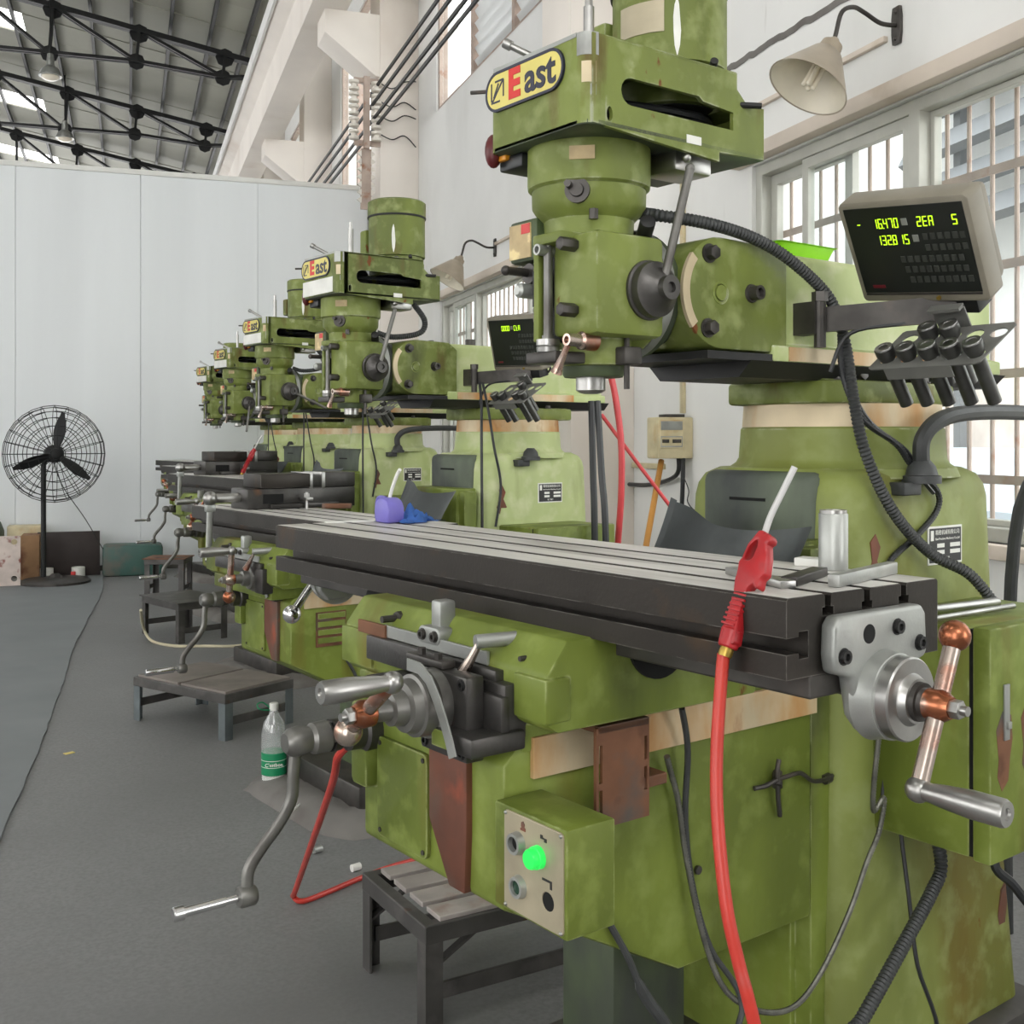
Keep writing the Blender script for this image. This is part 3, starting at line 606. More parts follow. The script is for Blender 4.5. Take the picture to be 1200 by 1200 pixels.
    P('neck_bolt', 'dark_metal', lambda g: (g.cyl((.075, -.055, 1.638), (.075, -.055, 1.655), .008, n=6)), parent=hd)
    # quill feed hub and lever (lever angle set per machine)
    P('feed_hub', 'iron', lambda g: g.lathe((.108, .03, 1.523), (1, 0, 0), [(0, .05), (.012, .05), (.014, .046), (.018, .047), (.03, .046), (.034, .036), (.046, .025), (.05, .02), (.062, .02), (.062, .009), (.056, .008)], 36), parent=hd)
    P('feed_hub_rim', 'green', lambda g: g.lathe((.1, .03, 1.523), (1, 0, 0), [(0, .062), (.008, .058), (.012, .052)], 36), parent=hd)
    P('feed_lever', 'crank_grey', lambda g: (g.cyl((0, 0, .02), (.02, .0, .2), .0075, n=12), g.sph((.02, 0, .203), .0085, 12)), (.15, .03, 1.523), (qlever, 0, 0), parent=hd)
    # pulley housing with its side slot
    H0, H1 = 1.772, 1.912
    hs = P('pulley_housing', 'green', lambda g: (
        g.prism([(-.118, H0), (.118+.3, H0)][:0]+[(-.118, H0), (.17, 1.752), (.17, H0-.004), (.285, H0), (.285, H1-.05), (.24, H1-.05), (.215, H1-.028), (.215, H1), (-.118, H1)], 'x', .137, .145, 0,
                holes=[[(-.036+.022*math.cos(t), 1.833+.022*math.sin(t)) for t in [PI/2+PI*i/8 for i in range(9)]]+[(.205, 1.811), (.205, 1.842), (.13, 1.848), (.12, 1.855)],
                       [(-.118+.006*math.cos(t), 1.79+.008*math.sin(t)) for t in [PI*i/6 for i in range(7)]][:0] or circ(-.0825, 1.79, .0065, 12, .012)]),
        g.b(-.122, -.114, -.11, .285, H0, H1-.03, .002),
        g.prism([(x, y) for x, y in rrect(-.122, .145, -.13, .05, .024, 5)][:6]+[(.145, -.09), (.137, -.09)]+[(.137-.0, -.1), (.12, -.122), (-.1, -.122), (-.114, -.1), (-.122, -.1)][:0]+[(.137, -.1), (.117, -.122), (-.098, -.122), (-.114, -.1), (-.122, -.1), (-.112, -.123), (-.098, -.13)], 'z', H0, H1, .0),
        g.b(-.122, .145, .278, .285, H0, H1-.05, .002)))
    P('housing_top', 'green', lambda g: (g.prism([(-.122, -.1), (-.098, -.13), (.121, -.13), (.138, -.123), (.145, -.106), (.145, .215), (-.122, .215)], 'z', H1-.006, H1+.002, .002), g.b(-.122, .143, .215, .285, H1-.056, H1-.05)), parent=hs)
    P('housing_floor', 'green_dark', lambda g: g.prism([(-.122, -.1), (-.098, -.13), (.121, -.13), (.138, -.123), (.145, -.106), (.145, .285), (-.122, .285)], 'z', H0-.002, H0+.006, .001), parent=hs)
    P('bare_edge', 'cast_grey', lambda g: (g.b(-.1, .12, -.1308, -.12, H1-.004, H1+.0028)), parent=hs)
    P('pulley', 'black', lambda g: (g.lathe((0, 0, 0), (0, 0, 1), [(1.785, .09), (1.80, .09), (1.803, .082), (1.81, .09), (1.825, .08), (1.828, .07), (1.835, .078), (1.85, .066), (1.855, .055), (1.86, .062), (1.88, .05)], 36),
                                   g.lathe((.012, .185, 0), (0, 0, 1), [(1.785, .055), (1.80, .055), (1.803, .047), (1.81, .062), (1.825, .062), (1.828, .055), (1.835, .076), (1.85, .076), (1.855, .068), (1.86, .082), (1.88, .082)], 36)), parent=hs)
    P('belt', 'pcv_black', lambda g: g.tube([(.064, .0, 1.842), (.09, .185, 1.842), (.012, .262, 1.842), (-.06, .185, 1.842), (-.064, 0, 1.842), (0, -.065, 1.842)], .006, n=6, closed=True), parent=hs)
    P('sticker', 'plate_white', lambda g: g.b(.145, .1457, .09, .125, 1.772, 1.786), parent=hs, smooth=0)
    sg = P('name_sign', 'sign_navy', lambda g: g.prism(rrect(-.117, .092, 1.838, 1.905, .0333, 8), 'y', -.1325, -.13), parent=hs, smooth=0) if False else None
    pl = P('sign_plate', 'sign_yellow', lambda g: g.prism(rrect(-.113, .088, 1.842, 1.901, .029, 8), 'y', -.1345, -.1305), smooth=0)
    P('sign_border', 'sign_navy', lambda g: g.prism(rrect(-.118, .093, 1.837, 1.906, .034, 8), 'y', -.1352, -.1304, holes=[rrect(-.1135, .0885, 1.8415, 1.9015, .0295, 8)]), parent=pl, smooth=0)
    def zlogo(g):
        for a_, b_ in (((-.1, 1.888), (-.1, 1.857)), ((-.1, 1.853), (-.066, 1.89)), ((-.09, 1.889), (-.068, 1.889)), ((-.096, 1.854), (-.076, 1.854)), ((-.066, 1.888), (-.066, 1.86)), ((-.094, 1.862), (-.08, 1.885))):
            g.beam((a_[0], -.1347, a_[1]), (b_[0], -.1347, b_[1]), .0032, .001, (0, 1, 0))
    P('sign_logo', 'sign_navy', zlogo, parent=pl, smooth=0)
    if 'signE' not in CACHE:
        CACHE['signE'] = text_mesh('E', .066, 'sign_red', .0008, .045); CACHE['signast'] = text_mesh('ast', .07, 'sign_navy', .0008, .022)
    ob('sign_letter', CACHE['signE'], pl, (-.036, -.1348, 1.872), (PI/2, 0, 0)); ob('sign_letters', CACHE['signast'], pl, (.033, -.1348, 1.8715), (PI/2, 0, 0))
    if k > 0: P('data_plate', 'plate_white', lambda g: g.b(-.112, .11, -.1318, -.1303, 1.778, 1.83), parent=hs, smooth=0)
    ca = [math.radians(-90+90*i/8) for i in range(9)]
    def worn(z0_, z1_, a0, a1): return lambda g: g.prism([(.121+.0246*math.cos(t), -.106+.0246*math.sin(t)) for t in ca[a0:a1]]+[(.121+.0236*math.cos(t), -.106+.0236*math.sin(t)) for t in ca[a0:a1][::-1]], 'z', z0_, z1_)
    P('worn_corner', 'cast_grey', worn(1.878, H1+.002, 0, 9), parent=hs); P('worn_corner', 'rusty_way', worn(1.835, 1.868, 2, 8), parent=hs, key='worn2'); P('worn_corner', 'cast_grey', worn(1.815, 1.832, 5, 8), parent=hs, key='worn3')
    P('speed_lever', 'steel', lambda g: (g.cyl((-.03, -.03, H1), (-.105, -.10, H1+.055), .006, n=10), g.cyl((-.098, -.094, H1+.05), (-.107, -.102, H1+.057), .009, n=12)), parent=hs)
    P('belt_latch', 'dark_metal', lambda g: g.cyl((-.10, -.1, H1-.028), (-.155, -.14, H1-.026), .0035, n=8), parent=hs)
    P('drum_switch', 'red_dark', lambda g: (g.sph((-.128, -.11, 1.782), .02, 14, (.8, .8, 1.5)),), parent=hs)
    P('switch_bracket', 'pcv_black', lambda g: (g.b(-.125, -.06, -.1, .02, 1.745, 1.77, .004)), parent=hs)
    P('switch_base', 'amber', lambda g: g.b(-.124, -.096, -.108, -.09, 1.762, 1.778, .002), parent=hs)
    P('top_hat', 'dark_metal', lambda g: g.lathe((0, 0, 0), (0, 0, 1), [(H1, .06), (H1+.008, .062), (H1+.012, .05), (H1+.016, .02)], 32), parent=hs)
    P('drawbar', 'steel', lambda g: (g.cyl((0, 0, H1), (0, 0, H1+.11), .0095, n=14), g.cyl((0, 0, H1+.11), (0, 0, H1+.135), .007, n=6)), parent=hs)
    P('lock_pin', 'black', lambda g: (g.cyl((.1, .19, H1-.01), (.143, .16, H1+.012), .007, n=10), g.cyl((.12, .2, 1.862), (.165, .255, 1.858), .0055, n=10)), parent=hs)
    P('housing_strut', 'steel', lambda g: (g.b(.03, .11, .1, .19, 1.735, 1.772, .006), g.cyl((.12, .115, 1.752), (.135, .10, 1.75), .006, n=10), g.sph((.136, .099, 1.75), .008, 10)), parent=hs)
    # motor
    mo = P('motor', 'green', lambda g: g.lathe((.01, .185, 0), (0, 0, 1), [(H1-.05, .1), (H1+.0, .1), (H1+.004, .092), (H1+.02, .092), (H1+.022, .103), (H1+.165, .103), (H1+.167, .106), (H1+.22, .106), (H1+.226, .098), (H1+.23, .03)], 44))
    P('motor_band', 'black', lambda g: g.lathe((.01, .185, 0), (0, 0, 1), [(H1+.163, .1065), (H1+.168, .1075), (H1+.17, .1065)], 44), parent=mo)
    P('terminal_box', 'green', lambda g: g.b(-.115, -.07, .1, .2, H1+.04, H1+.13, .008), parent=mo)
    if k == 0: P('motor_plate', 'panel_plate', lambda g: g.prism([(.01+.1045*math.cos(a_), .185+.1045*math.sin(a_)) for a_ in [math.radians(-100+50*i/8) for i in range(9)]]+[(.01+.1025*math.cos(a_), .185+.1025*math.sin(a_)) for a_ in [math.radians(-50-50*i/8) for i in range(9)]], 'z', H1+.07, H1+.125), parent=mo)
    a3 = math.radians(-38)
    def scrape(g):
        rg = []
        for z_, hw_ in ((.028, .4), (.045, 2.6), (.07, 3.6), (.095, 3.2), (.115, 2.2), (.128, .4)):
            aa = [a3+math.radians(hw_*q+.6*math.sin(z_*300)) for q in (-1, -.5, 0, .5, 1)]
            rg.append([(.01+.1034*math.cos(t), .185+.1034*math.sin(t), H1+z_) for t in aa]+[(.01+.1024*math.cos(t), .185+.1024*math.sin(t), H1+z_) for t in aa[::-1]])
        g.loft(rg)
    P('scrape_mark', 'plate_white', scrape, parent=mo)
    P('motor_foot', 'dark_metal', lambda g: (hexbolt(g, (.115, .12, H1), (0, 0, 1), .008, .01), hexbolt(g, (-.09, .12, H1), (0, 0, 1), .008, .01)), parent=mo)
    # ---- knee and what rides on it
    kp = (0, 0, kz)
    kn2 = P('knee', 'green_knee', lambda g: (g.prism([(-.33, .612), (-.33, .815), (-.30, .845), (.352, .852), (.352, .428), (.02, .428)], 'x', -.2, .197, .008), g.b(-.203, -.15, -.355, -.31, .70, .84, .01)), kp)
    P('cover_plate', 'green_knee', lambda g: (g.prism(rrect(-.14, .01, .628, .79, .012, 4), 'y', -.3385, -.33, .0015),), parent=kn2)
    for i, (x, z) in enumerate(((-.13, .638), (0, .638), (-.13, .78), (0, .78))): P('cover_screw', 'dark_metal', lambda g: g.cyl((x, -.336, z), (x, -.3405, z), .004, n=10), parent=kn2, key='cscrew%d' % i)
    P('screw_boss', 'red_rust', lambda g: g.prism([(.02, .8), (.02, .7), (.075, .612), (.115, .612), (.12, .7), (.12, .87), (.02, .87)], 'y', -.341, -.325, .002), parent=kn2)
    P('way_cover', 'rusty_way', lambda g: (g.b(.197, .206, -.283, .356, .791, .85, .001), g.b(-.209, -.2, -.283, .356, .791, .85, .001)), parent=kn2, smooth=0)
    P('way_top', 'dark_metal', lambda g: g.b(-.15, .15, -.3, .35, .845, .872, .003), parent=kn2)
    P('oil_bolt', 'dark_metal', lambda g: g.cyl((.195, .06, .58), (.202, .06, .58), .007, n=12), parent=kn2)
    if k == 0:
        cb = P('control_box', 'green_knee', lambda g: g.b(.19, .347, -.352, -.268, .642, .785, .004), (.015, 0, kz-.009))
        P('control_panel', 'panel_plate', lambda g: g.prism(rrect(.216, .342, .647, .780, .006, 3), 'y', -.3545, -.351, .0008, holes=[circ(.311, .683, .0125, 18)]), parent=cb, smooth=0)
        P('hole_back', 'void_black', lambda g: g.prism(circ(.311, .683, .0125, 18), 'y', -.353, -.3523), parent=cb, smooth=0)
        P('push_button', 'cast_grey', lambda g: g.lathe((.248, -.353, .742), (0, -1, 0), [(0, .016), (.006, .015), (.012, .014), (.012, .01), (.004, .0095)], 24), parent=cb, key='pb1')
        P('push_button', 'cast_grey', lambda g: g.lathe((.251, -.353, .684), (0, -1, 0), [(0, .016), (.005, .015), (.01, .014), (.01, .01), (.004, .0095)], 24), parent=cb, key='pb2')
        P('button_lens', 'glass_green_dim', lambda g: g.cyl((.251, -.354, .684), (.251, -.359, .684), .0095, n=20), parent=cb)
        P('button_lens', 'void_black', lambda g: g.cyl((.248, -.354, .742), (.248, -.3575, .742), .0095, n=20), parent=cb, key='blens2')
        P('indicator_lamp', 'lamp_green' if k == 0 else 'glass_green_dim', lambda g: g.lathe((.292, -.353, .736), (0, -1, 0), [(0, .0155), (.009, .015), (.010, .0135), (.016, .0135), (.019, .012), (.02, .006)], 24), parent=cb)
        P('panel_mark', 'plate_black', lambda g: g.prism([(.296, .762), (.301, .762), (.301, .7625), (.304, .762), (.304, .759), (.309, .759), (.309, .764), (.304, .764), (.301, .7645), (.301, .767), (.296, .767)], 'y', -.3552, -.3545), parent=cb, smooth=0)
        P('panel_mark', 'plate_black', lambda g: g.prism([(.3, .709), (.316, .709), (.316, .701), (.32, .701), (.32, .712), (.3, .712)], 'y', -.3552, -.3545), parent=cb, key='pm3', smooth=0)
        P('panel_mark', 'red_rust', lambda g: g.prism([(.253, .761), (.264, .761), (.264, .765), (.2615, .766), (.2625, .77), (.259, .774), (.255, .772), (.2545, .767), (.256, .765), (.253, .764)], 'y', -.3552, -.3545), parent=cb, key='pm2', smooth=0)
        for i, (x, z) in enumerate(((.22, .776), (.338, .776), (.22, .651), (.338, .651))): P('panel_screw', 'steel', lambda g: g.sph((x, -.3545, z), .003, 8), parent=cb, key='ps%d' % i)
    else:
        vp = P('vent_plate', 'rust_plate', lambda g: g.b(.197, .203, -.24, -.13, .66, .775, .001), kp, smooth=0)
        for i in range(4): P('vent_slat', 'green_knee', lambda g: g.b(.203, .208, -.235, -.135, -.01, .008, .001), (0, 0, .682+i*.027), parent=vp, key='vslat', smooth=0)
    # saddle
    sp = (0, ty, kz)
    sd = P('saddle', 'green_knee', lambda g: (g.prism([(-.31, .883), (-.31, .952), (-.275, .997), (.12, .997), (.12, .87), (-.29, .87)], 'x', -.3, .27, .006), g.b(-.27, .2, -.3, .1, .828, .875, .006), g.b(-.304, -.2, -.316, -.27, .885, .948, .004), g.b(.2, .274, -.316, -.27, .886, .948, .004)), sp)
    P('chip_guard_dark', 'void_black', lambda g: g.cyl((.268, -.1, .985), (.276, -.1, .985), .062, n=32), parent=sd)  # black disc painted in for the shaded opening of the saddle side
    P('chip_guard_dark', 'void_black', lambda g: (g.b(-.45, -.3, -.2, -.02, .93, .995, .03)), parent=sd, key='cg2')
    P('table_stop', 'cast_grey', lambda g: (g.b(-.034, -.006, -.303, -.272, .96, 1.022, .005), g.prism(rrect(-.05, .012, .955, .982, .012, 5), 'y', -.316, -.288, .002)), parent=sd)
    for i, x in enumerate((-.036, -.002)): P('stop_screw', 'dark_metal', lambda g: capscrew(g, (x, -.316, .9685), (0, -1, 0), .0075), parent=sd, key='ss%d' % i)
    P('oil_nipple', 'dark_metal', lambda g: (g.cyl((-.16, -.27, .975), (-.16, -.318, .975), .006, n=10), g.cyl((-.155, -.28, .973), (-.155, -.292, .973), .014, n=8)), parent=sd)
    P('oil_nipple', 'dark_metal', lambda g: g.cyl((.205, -.29, .966), (.205, -.308, .966), .004, n=8), parent=sd, key='on2')
    P('clamp_lever', 'cast_grey', lambda g: g.cyl((.155, -.27, .985), (.135, -.335, .983), .0105, n=14), parent=sd)
    P('clamp_handle', 'worn_copper', lambda g: g.tube([(.137, -.33, .98), (.125, -.337, .955), (.106, -.345, .925)], lambda u: .0055+.006*u*u, n=10), parent=sd)
    P('gib_strip', 'cast_grey', lambda g: g.b(-.16, .135, -.3145, -.309, .946, .966, .001), parent=sd, smooth=0)
    P('gib_tail', 'rust_plate', lambda g: g.b(-.24, -.15, -.3185, -.3125, .945, .966, .001), parent=sd, smooth=0)
    P('apron_plate', 'iron', lambda g: (g.b(-.2, .17, -.325, -.308, .905, .945, .002), g.b(.14, .2, -.33, -.29, .85, .93, .003)), parent=sd)
    if k == 0:
        P('nut_block', 'iron', lambda g: (g.b(-.1, .12, -.385, -.3, .872, .902, .004), g.b(.11, .21, -.395, -.3, .838, .866, .004), g.b(.115, .205, -.34, -.325, .86, .915, .003)), parent=sd)
        P('block_cap', 'green_knee', lambda g: g.b(.113, .15, -.3965, -.394, .84, .864, .001), parent=sd)
        P('side_bracket', 'rust_plate', lambda g: g.prism(rect(-.205, -.1, .715, .86), 'x', .246, .252, .0, holes=[rect(-.2, -.193, .78, .835), rect(-.2, -.193, .735, .77), rect(-.11, -.104, .80, .835), rect(-.11, -.104, .755, .79)]), parent=sd, smooth=0)
        P('bracket_arm', 'rust_plate', lambda g: g.b(.2, .25, -.11, -.06, .755, .772, .002), parent=sd, smooth=0)
        P('bracket_top', 'rust_plate', lambda g: g.b(.19, .252, -.2, -.1, .852, .862), parent=sd, smooth=0)
    # table with real T-slots
    tp_ = (tx, ty, kz); hwid = .155
    def tprof():
        zt, zb = TZ, .995; s_ = .006; T = .011
        pts = [(TY-hwid, zb), (TY-hwid, 1.025), (TY-hwid+.022, 1.025), (TY-hwid+.022, 1.018), (TY-hwid+.04, 1.018), (TY-hwid+.04, 1.05), (TY-hwid+.022, 1.05), (TY-hwid+.022, 1.044), (TY-hwid, 1.044), (TY-hwid, zt-.003), (TY-hwid+.003, zt)]
        for c in (-.078, 0, .078):
            y = TY+c; pts += [(y-s_-.002, zt), (y-s_, zt-.003), (y-s_, zt-.016), (y-T, zt-.016), (y-T, zt-.026), (y+T, zt-.026), (y+T, zt-.016), (y+s_, zt-.016), (y+s_, zt-.003), (y+s_+.002, zt)]
        pts += [(TY+hwid-.003, zt), (TY+hwid, zt-.003), (TY+hwid, zb)]
        return pts
    tb_ = P('table', 'table_iron', lambda g: g.prism(tprof(), 'x', -.685, .685), tp_, smooth=0)
    def ttop(g):
        zt = TZ+.0004; e = [TY-hwid+.004]
        for c in (-.078, 0, .078): e += [TY+c-.0085, TY+c+.0085]
        e.append(TY+hwid-.004)
        for a_, b_ in zip(e[::2], e[1::2]): g.b(-.683, .683, a_, b_, zt-.001, zt)
    P('table_face', 'table_top_sheen', ttop, parent=tb_, smooth=0)  # thin overlay carrying the painted sheen of the table top
    P('table_way', 'dark_metal', lambda g: (g.b(-.66, .684, TY-.11, TY+.11, .966, .996, .003),), parent=tb_, smooth=0)
    P('lead_screw', 'dark_metal', lambda g: g.cyl((-.7, TY, .963), (.7, TY, .963), .012, n=14), parent=tb_)
    def endb(g):
        pl = [(-.096, 1.02), (-.094, 1.055), (-.085, 1.066), (.085, 1.066), (.094, 1.055), (.097, 1.005), (.09, .998), (.06, .99), (.05, .94), (.03, .918), (-.03, .918), (-.05, .94), (-.062, .99), (-.092, .998)]
        g.prism([(TY+a_, b_) for a_, b_ in pl], 'x', .685, .708, .006, 3)
        g.lathe((.70, TY, .963), (1, 0, 0), [(0, .058), (.01, .054), (.028, .053), (.029, .0515), (.031, .0515)], 40)
    eb = P('end_bracket', 'cast_grey', endb, tp_)
    [P('bracket_screw', 'black', lambda g: capscrew(g, (.708, TY+y, z), (1, 0, 0), .0085), parent=eb, key='bscrew%d' % i) for i, (y, z) in enumerate(((-.078, 1.018), (.078, 1.018), (.03, 1.043)))]
    P('bracket_hole', 'void_black', lambda g: g.cyl((.7078, TY-.028, 1.04), (.7083, TY-.028, 1.04), .012, n=20), parent=eb, smooth=0)
    P('dial', 'steel', lambda g: g.lathe((.731, TY, .963), (1, 0, 0), [(0, .051), (.015, .051), (.017, .049), (.017, .032), (.018, .031), (.026, .027), (.027, .02)], 40), parent=eb)
    P('dial_ring', 'dark_metal', lambda g: g.lathe((.757, TY, .963), (1, 0, 0), [(0, .024), (.007, .023), (.007, .018), (.012, .014)], 28), parent=eb)
    ball_crank(R, 'table_crank', (.783+tx, TY+ty, .963+kz), (crank[0], 0, 0), .078, .1, 0)
    eb2 = P('end_bracket', 'cast_grey', endb, (tx, ty+2*TY, kz), (0, 0, PI), key='end_bracket')
    c2 = P('table_crank', 'dark_metal', lambda g: g.lathe((0, 0, 0), (1, 0, 0), [(-.08, .03), (-.05, .04), (-.02, .03), (.01, .02), (.02, .012)], 24), (-.79+tx, TY+ty, .963+kz), (crank[1], 0, PI), key='tcrank2')
    P('arm', 'chrome', lambda g: g.cyl((0, 0, -.1), (0, 0, .07), .009, n=14), parent=c2, key='tc2arm'); P('ball', 'chrome', lambda g: g.sph((0, 0, -.108), .021, 20), parent=c2, key='tc2ball')
    # cross-feed screw on the knee front
    fl = P('screw_flange', 'iron', lambda g: (g.b(.045, .165, -.372, -.34, .818, .94, .004),), kp)
    for i, (x, z) in enumerate(((.058, .83), (.153, .83), (.153, .928))): P('flange_screw', 'black', lambda g: capscrew(g, (x, -.372, z), (0, -1, 0), .007, .003), parent=fl, key='fs%d' % i)
    P('dial', 'crank_grey', lambda g: g.lathe((.085, -.372, .892), (0, -1, 0), [(0, .05), (.018, .05), (.02, .046), (.04, .045), (.042, .04), (.056, .036), (.058, .026), (.078, .024), (.08, .016), (.11, .014)], 40), parent=fl, key='ydial')
    def strap(g):
        c_ = [tuple(PM(a_, b_, y=-.405)) for a_, b_ in ((478, 778), (492, 783), (503, 797), (513, 822), (521, 848), (527, 870), (531, 888))]; o_, n_ = [], []
        for i in range(len(c_)):
            p_, q_ = c_[max(0, i-1)], c_[min(len(c_)-1, i+1)]; dx, dz = q_[0]-p_[0], q_[2]-p_[2]; L_ = math.hypot(dx, dz); w_ = .0085
            o_.append((c_[i][0]-dz/L_*w_, c_[i][2]+dx/L_*w_)); n_.append((c_[i][0]+dz/L_*w_, c_[i][2]-dx/L_*w_))
        g.prism(o_+n_[::-1], 'y', -.407, -.404)
    P('steel_strap', 'cast_grey', strap, parent=fl, smooth=0)
    P('stop_arm', 'dark_metal', lambda g: (g.b(.0, .1, -.37, -.345, .94, .952, .003), g.cyl((.03, -.36, .95), (.03, -.36, .962), .007, n=6), g.cyl((.075, -.36, .95), (.075, -.36, .96), .007, n=6)), parent=fl)
    ball_crank(R, 'cross_crank', (.085, -.49, .892+kz), (crank[2], 0, -PI/2), .05, .095, 0, bigball=.021)
    # elevating shaft with its long bent crank
    es_ = P('elevating_shaft', 'iron', lambda g: g.lathe((-.168, -.34, .795), (0, -1, 0), [(-.02, .036), (.012, .036), (.016, .03), (.04, .03), (.044, .022), (.05, .02), (.056, .026), (.07, .026)], 28), kp)
    def zarm(g):
        g.lathe((-.168, -.412, .795), (0, -1, 0), [(0, .022), (.005, .026), (.03, .025), (.036, .02), (.055, .024), (.07, .022), (.078, .015)], 24)
        for i in range(4):
            a_ = i*PI/2; g.b(-.168+.017*math.cos(a_)-.006, -.168+.017*math.cos(a_)+.006, -.418, -.408, .795+.017*math.sin(a_)-.006, .795+.017*math.sin(a_)+.006)
        g.tube([(-.168, -.47, .79), (-.168, -.475, .745), (-.168, -.478, .705), (-.168, -.5, .67), (-.168, -.528, .64), (-.168, -.55, .61), (-.168, -.553, .58), (-.168, -.553, .568)], .0085, n=12, flat=(1.2, .8))
        g.lathe((-.168, -.54, .57), (0, -1, 0), [(0, .014), (.004, .0165), (.024, .0165), (.028, .014)], 20)
    zc = P('elevating_crank', 'crank_grey', zarm, kp)
    if k: P('grip', 'chrome', lambda g: g.lathe((-.168, -.565, .57), (0, -1, 0), [(0, .006), (.015, .006), (.02, .0105), (.11, .0115), (.115, .009)], 18), parent=zc, key='zgrip2')
    else: P('grip', 'chrome', lambda g: g.lathe((-.168, -.565, .57), (0, -1, 0), [(0, .006), (.025, .006), (.025, .0075), (.09, .0075), (.09, .011), (.104, .011), (.106, .009)], 18), parent=zc, key='zgrip')
    # electrical cabinet on the column side
    ec = P('electrical_cabinet', 'green_knee', lambda g: g.b(.205, .41, .50, .86, .562, .955, .006))
    P('cabinet_door', 'green_knee', lambda g: g.b(.416, .45, .498, .862, .559, .958, .006), parent=ec)
    P('door_seal', 'void_black', lambda g: g.b(.408, .418, .503, .857, .565, .952), parent=ec, smooth=0)
    for i, (y, z) in enumerate(((.545, .815), (.625, .825))):
        P('door_latch', 'cast_grey', lambda g: (g.b(.45, .454, y-.008, y+.008, z-.05, z+.045, .001), g.b(.453, .459, y-.004, y+.006, z-.03, z-.018, .001)), parent=ec, key='dl%d' % i)
        P('bare_patch', 'rust_plate', lambda g: g.prism([(y-.03, z-.03), (y-.01, z-.0), (y+.018, z-.01), (y+.022, z-.05), (y+.014, z-.08), (y+.008, z-.12), (y-.012, z-.135), (y-.026, z-.11), (y-.022, z-.08)], 'x', .45, .4506), parent=ec, key='bp%d' % i, smooth=0)
    # column nameplate
    npl = P('nameplate', 'plate_white', lambda g: g.b(.213, .2168, .682, .80, 1.03, 1.105, .0005), smooth=0)
    P('plate_field', 'plate_black', lambda g: (g.b(.2165, .2172, .686, .796, 1.034, 1.101),), parent=npl, smooth=0)
    P('plate_box', 'plate_white', lambda g: [g.b(.217, .2176, y0_, y1_, z0_, z1_) for y0_, y1_, z0_, z1_ in ((.690, .700, 1.077, 1.097), (.712, .737, 1.063, 1.071), (.757, .792, 1.063, 1.071), (.712, .737, 1.05, 1.058), (.757, .792, 1.05, 1.058))], parent=npl, smooth=0)
    if 'np1' not in CACHE:
        CACHE['np1'] = text_mesh('精密机械有限公司', .0105, 'plate_white', .0002); CACHE['np2'] = text_mesh('East Precision Machinery Co.,Ltd', .0063, 'plate_white', .0002, .01)
        CACHE['np3'] = text_mesh('出厂编号', .0072, 'plate_white', .0002)
    RT = Matrix.Rotation(PI/2, 4, 'Z') @ Matrix.Rotation(PI/2, 4, 'X'); er = RT.to_euler()
    ob('plate_text', CACHE['np1'], npl, (.2175, .748, 1.092), er); ob('plate_text', CACHE['np2'], npl, (.2175, .748, 1.08), er); ob('plate_text', CACHE['np3'], npl, (.2175, .741, 1.041), er)
    P('paint_chip', 'red_rust', lambda g: g.prism([(.49, 1.02), (.505, 1.05), (.5, 1.085), (.515, 1.10), (.53, 1.075), (.52, 1.05), (.535, 1.02), (.52, .985), (.505, .99)], 'x', .2, .2152), smooth=0)
    P('paint_chip', 'red_rust', lambda g: g.prism([(.90, .30), (.915, .35), (.93, .36), (.935, .32), (.925, .27), (.91, .26)], 'x', .2, .2365), key='pchip2', smooth=0)
    # rubber apron over the column ways
    def apron(g):
        t = bmesh.new(); n = 22; m = 12; Rr = []
        for i in range(n+1):
            u = i/n; x = -.12+u*.37
            Rr.append([])
            for j in range(m+1):
                w = j/m; z = 1.162-.04*min(1, u*2.2)**.7+.008*math.sin(u*7)-w*.2; y = .30-.035*math.sin(u*PI)*(1-.4*w)-.10*w+.012*math.sin(u*9+w*3)-(.02*(u > .9)*(u-.9)*10)
                Rr[-1].append(t.verts.new((x+.02*(1-w)*(u < .05), y, z)))
        for a_, b_ in zip(Rr, Rr[1:]):
            for j in range(m): t.faces.new((a_[j], a_[j+1], b_[j+1], b_[j]))
        rr = bmesh.ops.solidify(t, geom=t.faces[:], thickness=.004); g.add(t)
    P('rubber_apron', 'black_rubber', apron, (0, 0, kz*.5), smooth=60)
    # cables
    PMk = lambda *a_, **kw: tuple(PM(*a_, **kw))
    if k == 0:
        P('conduit', 'conduit', lambda g: g.tube([(.03, .085, 1.672), PMk(775, 253, x=.09), PMk(830, 262, x=.125), PMk(885, 280, x=.14), PMk(930, 308, x=.15), PMk(972, 350, x=.155), PMk(990, 400, x=.165), PMk(1000, 465, x=.19), PMk(1014, 530, x=.215), PMk(1047, 600, x=.235), PMk(1090, 648, x=.245), PMk(1135, 672, x=.28), PMk(1163, 705, x=.30), PMk(1166, 715, x=.30)], .0115, n=10, ridge=.0022, pitch=.0075), key='conduit')
        P('cable', 'pcv_black', lambda g: (g.tube([PMk(985, 392, x=.16), PMk(988, 440, x=.17), PMk(1010, 490, x=.2), PMk(1050, 520, x=.215), PMk(1068, 545, x=.22), PMk(1098, 575, x=.225), PMk(1097, 600, x=.222), PMk(1072, 630, x=.222), PMk(1045, 655, x=.222), PMk(1030, 690, x=.222)], .0065, n=8, ridge=.001, pitch=.006),
                                         g.tube([PMk(990, 396, x=.165), PMk(996, 450, x=.175), PMk(1020, 495, x=.205), PMk(1062, 528, x=.215), PMk(1080, 560, x=.225), PMk(1094, 578, x=.23)], .004, n=6)), key='cable1')
    else:
        P('conduit', 'conduit', lambda g: g.tube([(.1, .2, 1.76), (.12, .235, 1.70), (.11, .22, 1.655), (.06, .14, 1.64), (.03, .09, 1.655)], .0115, n=10, ridge=.0022, pitch=.0075), key='conduitb')
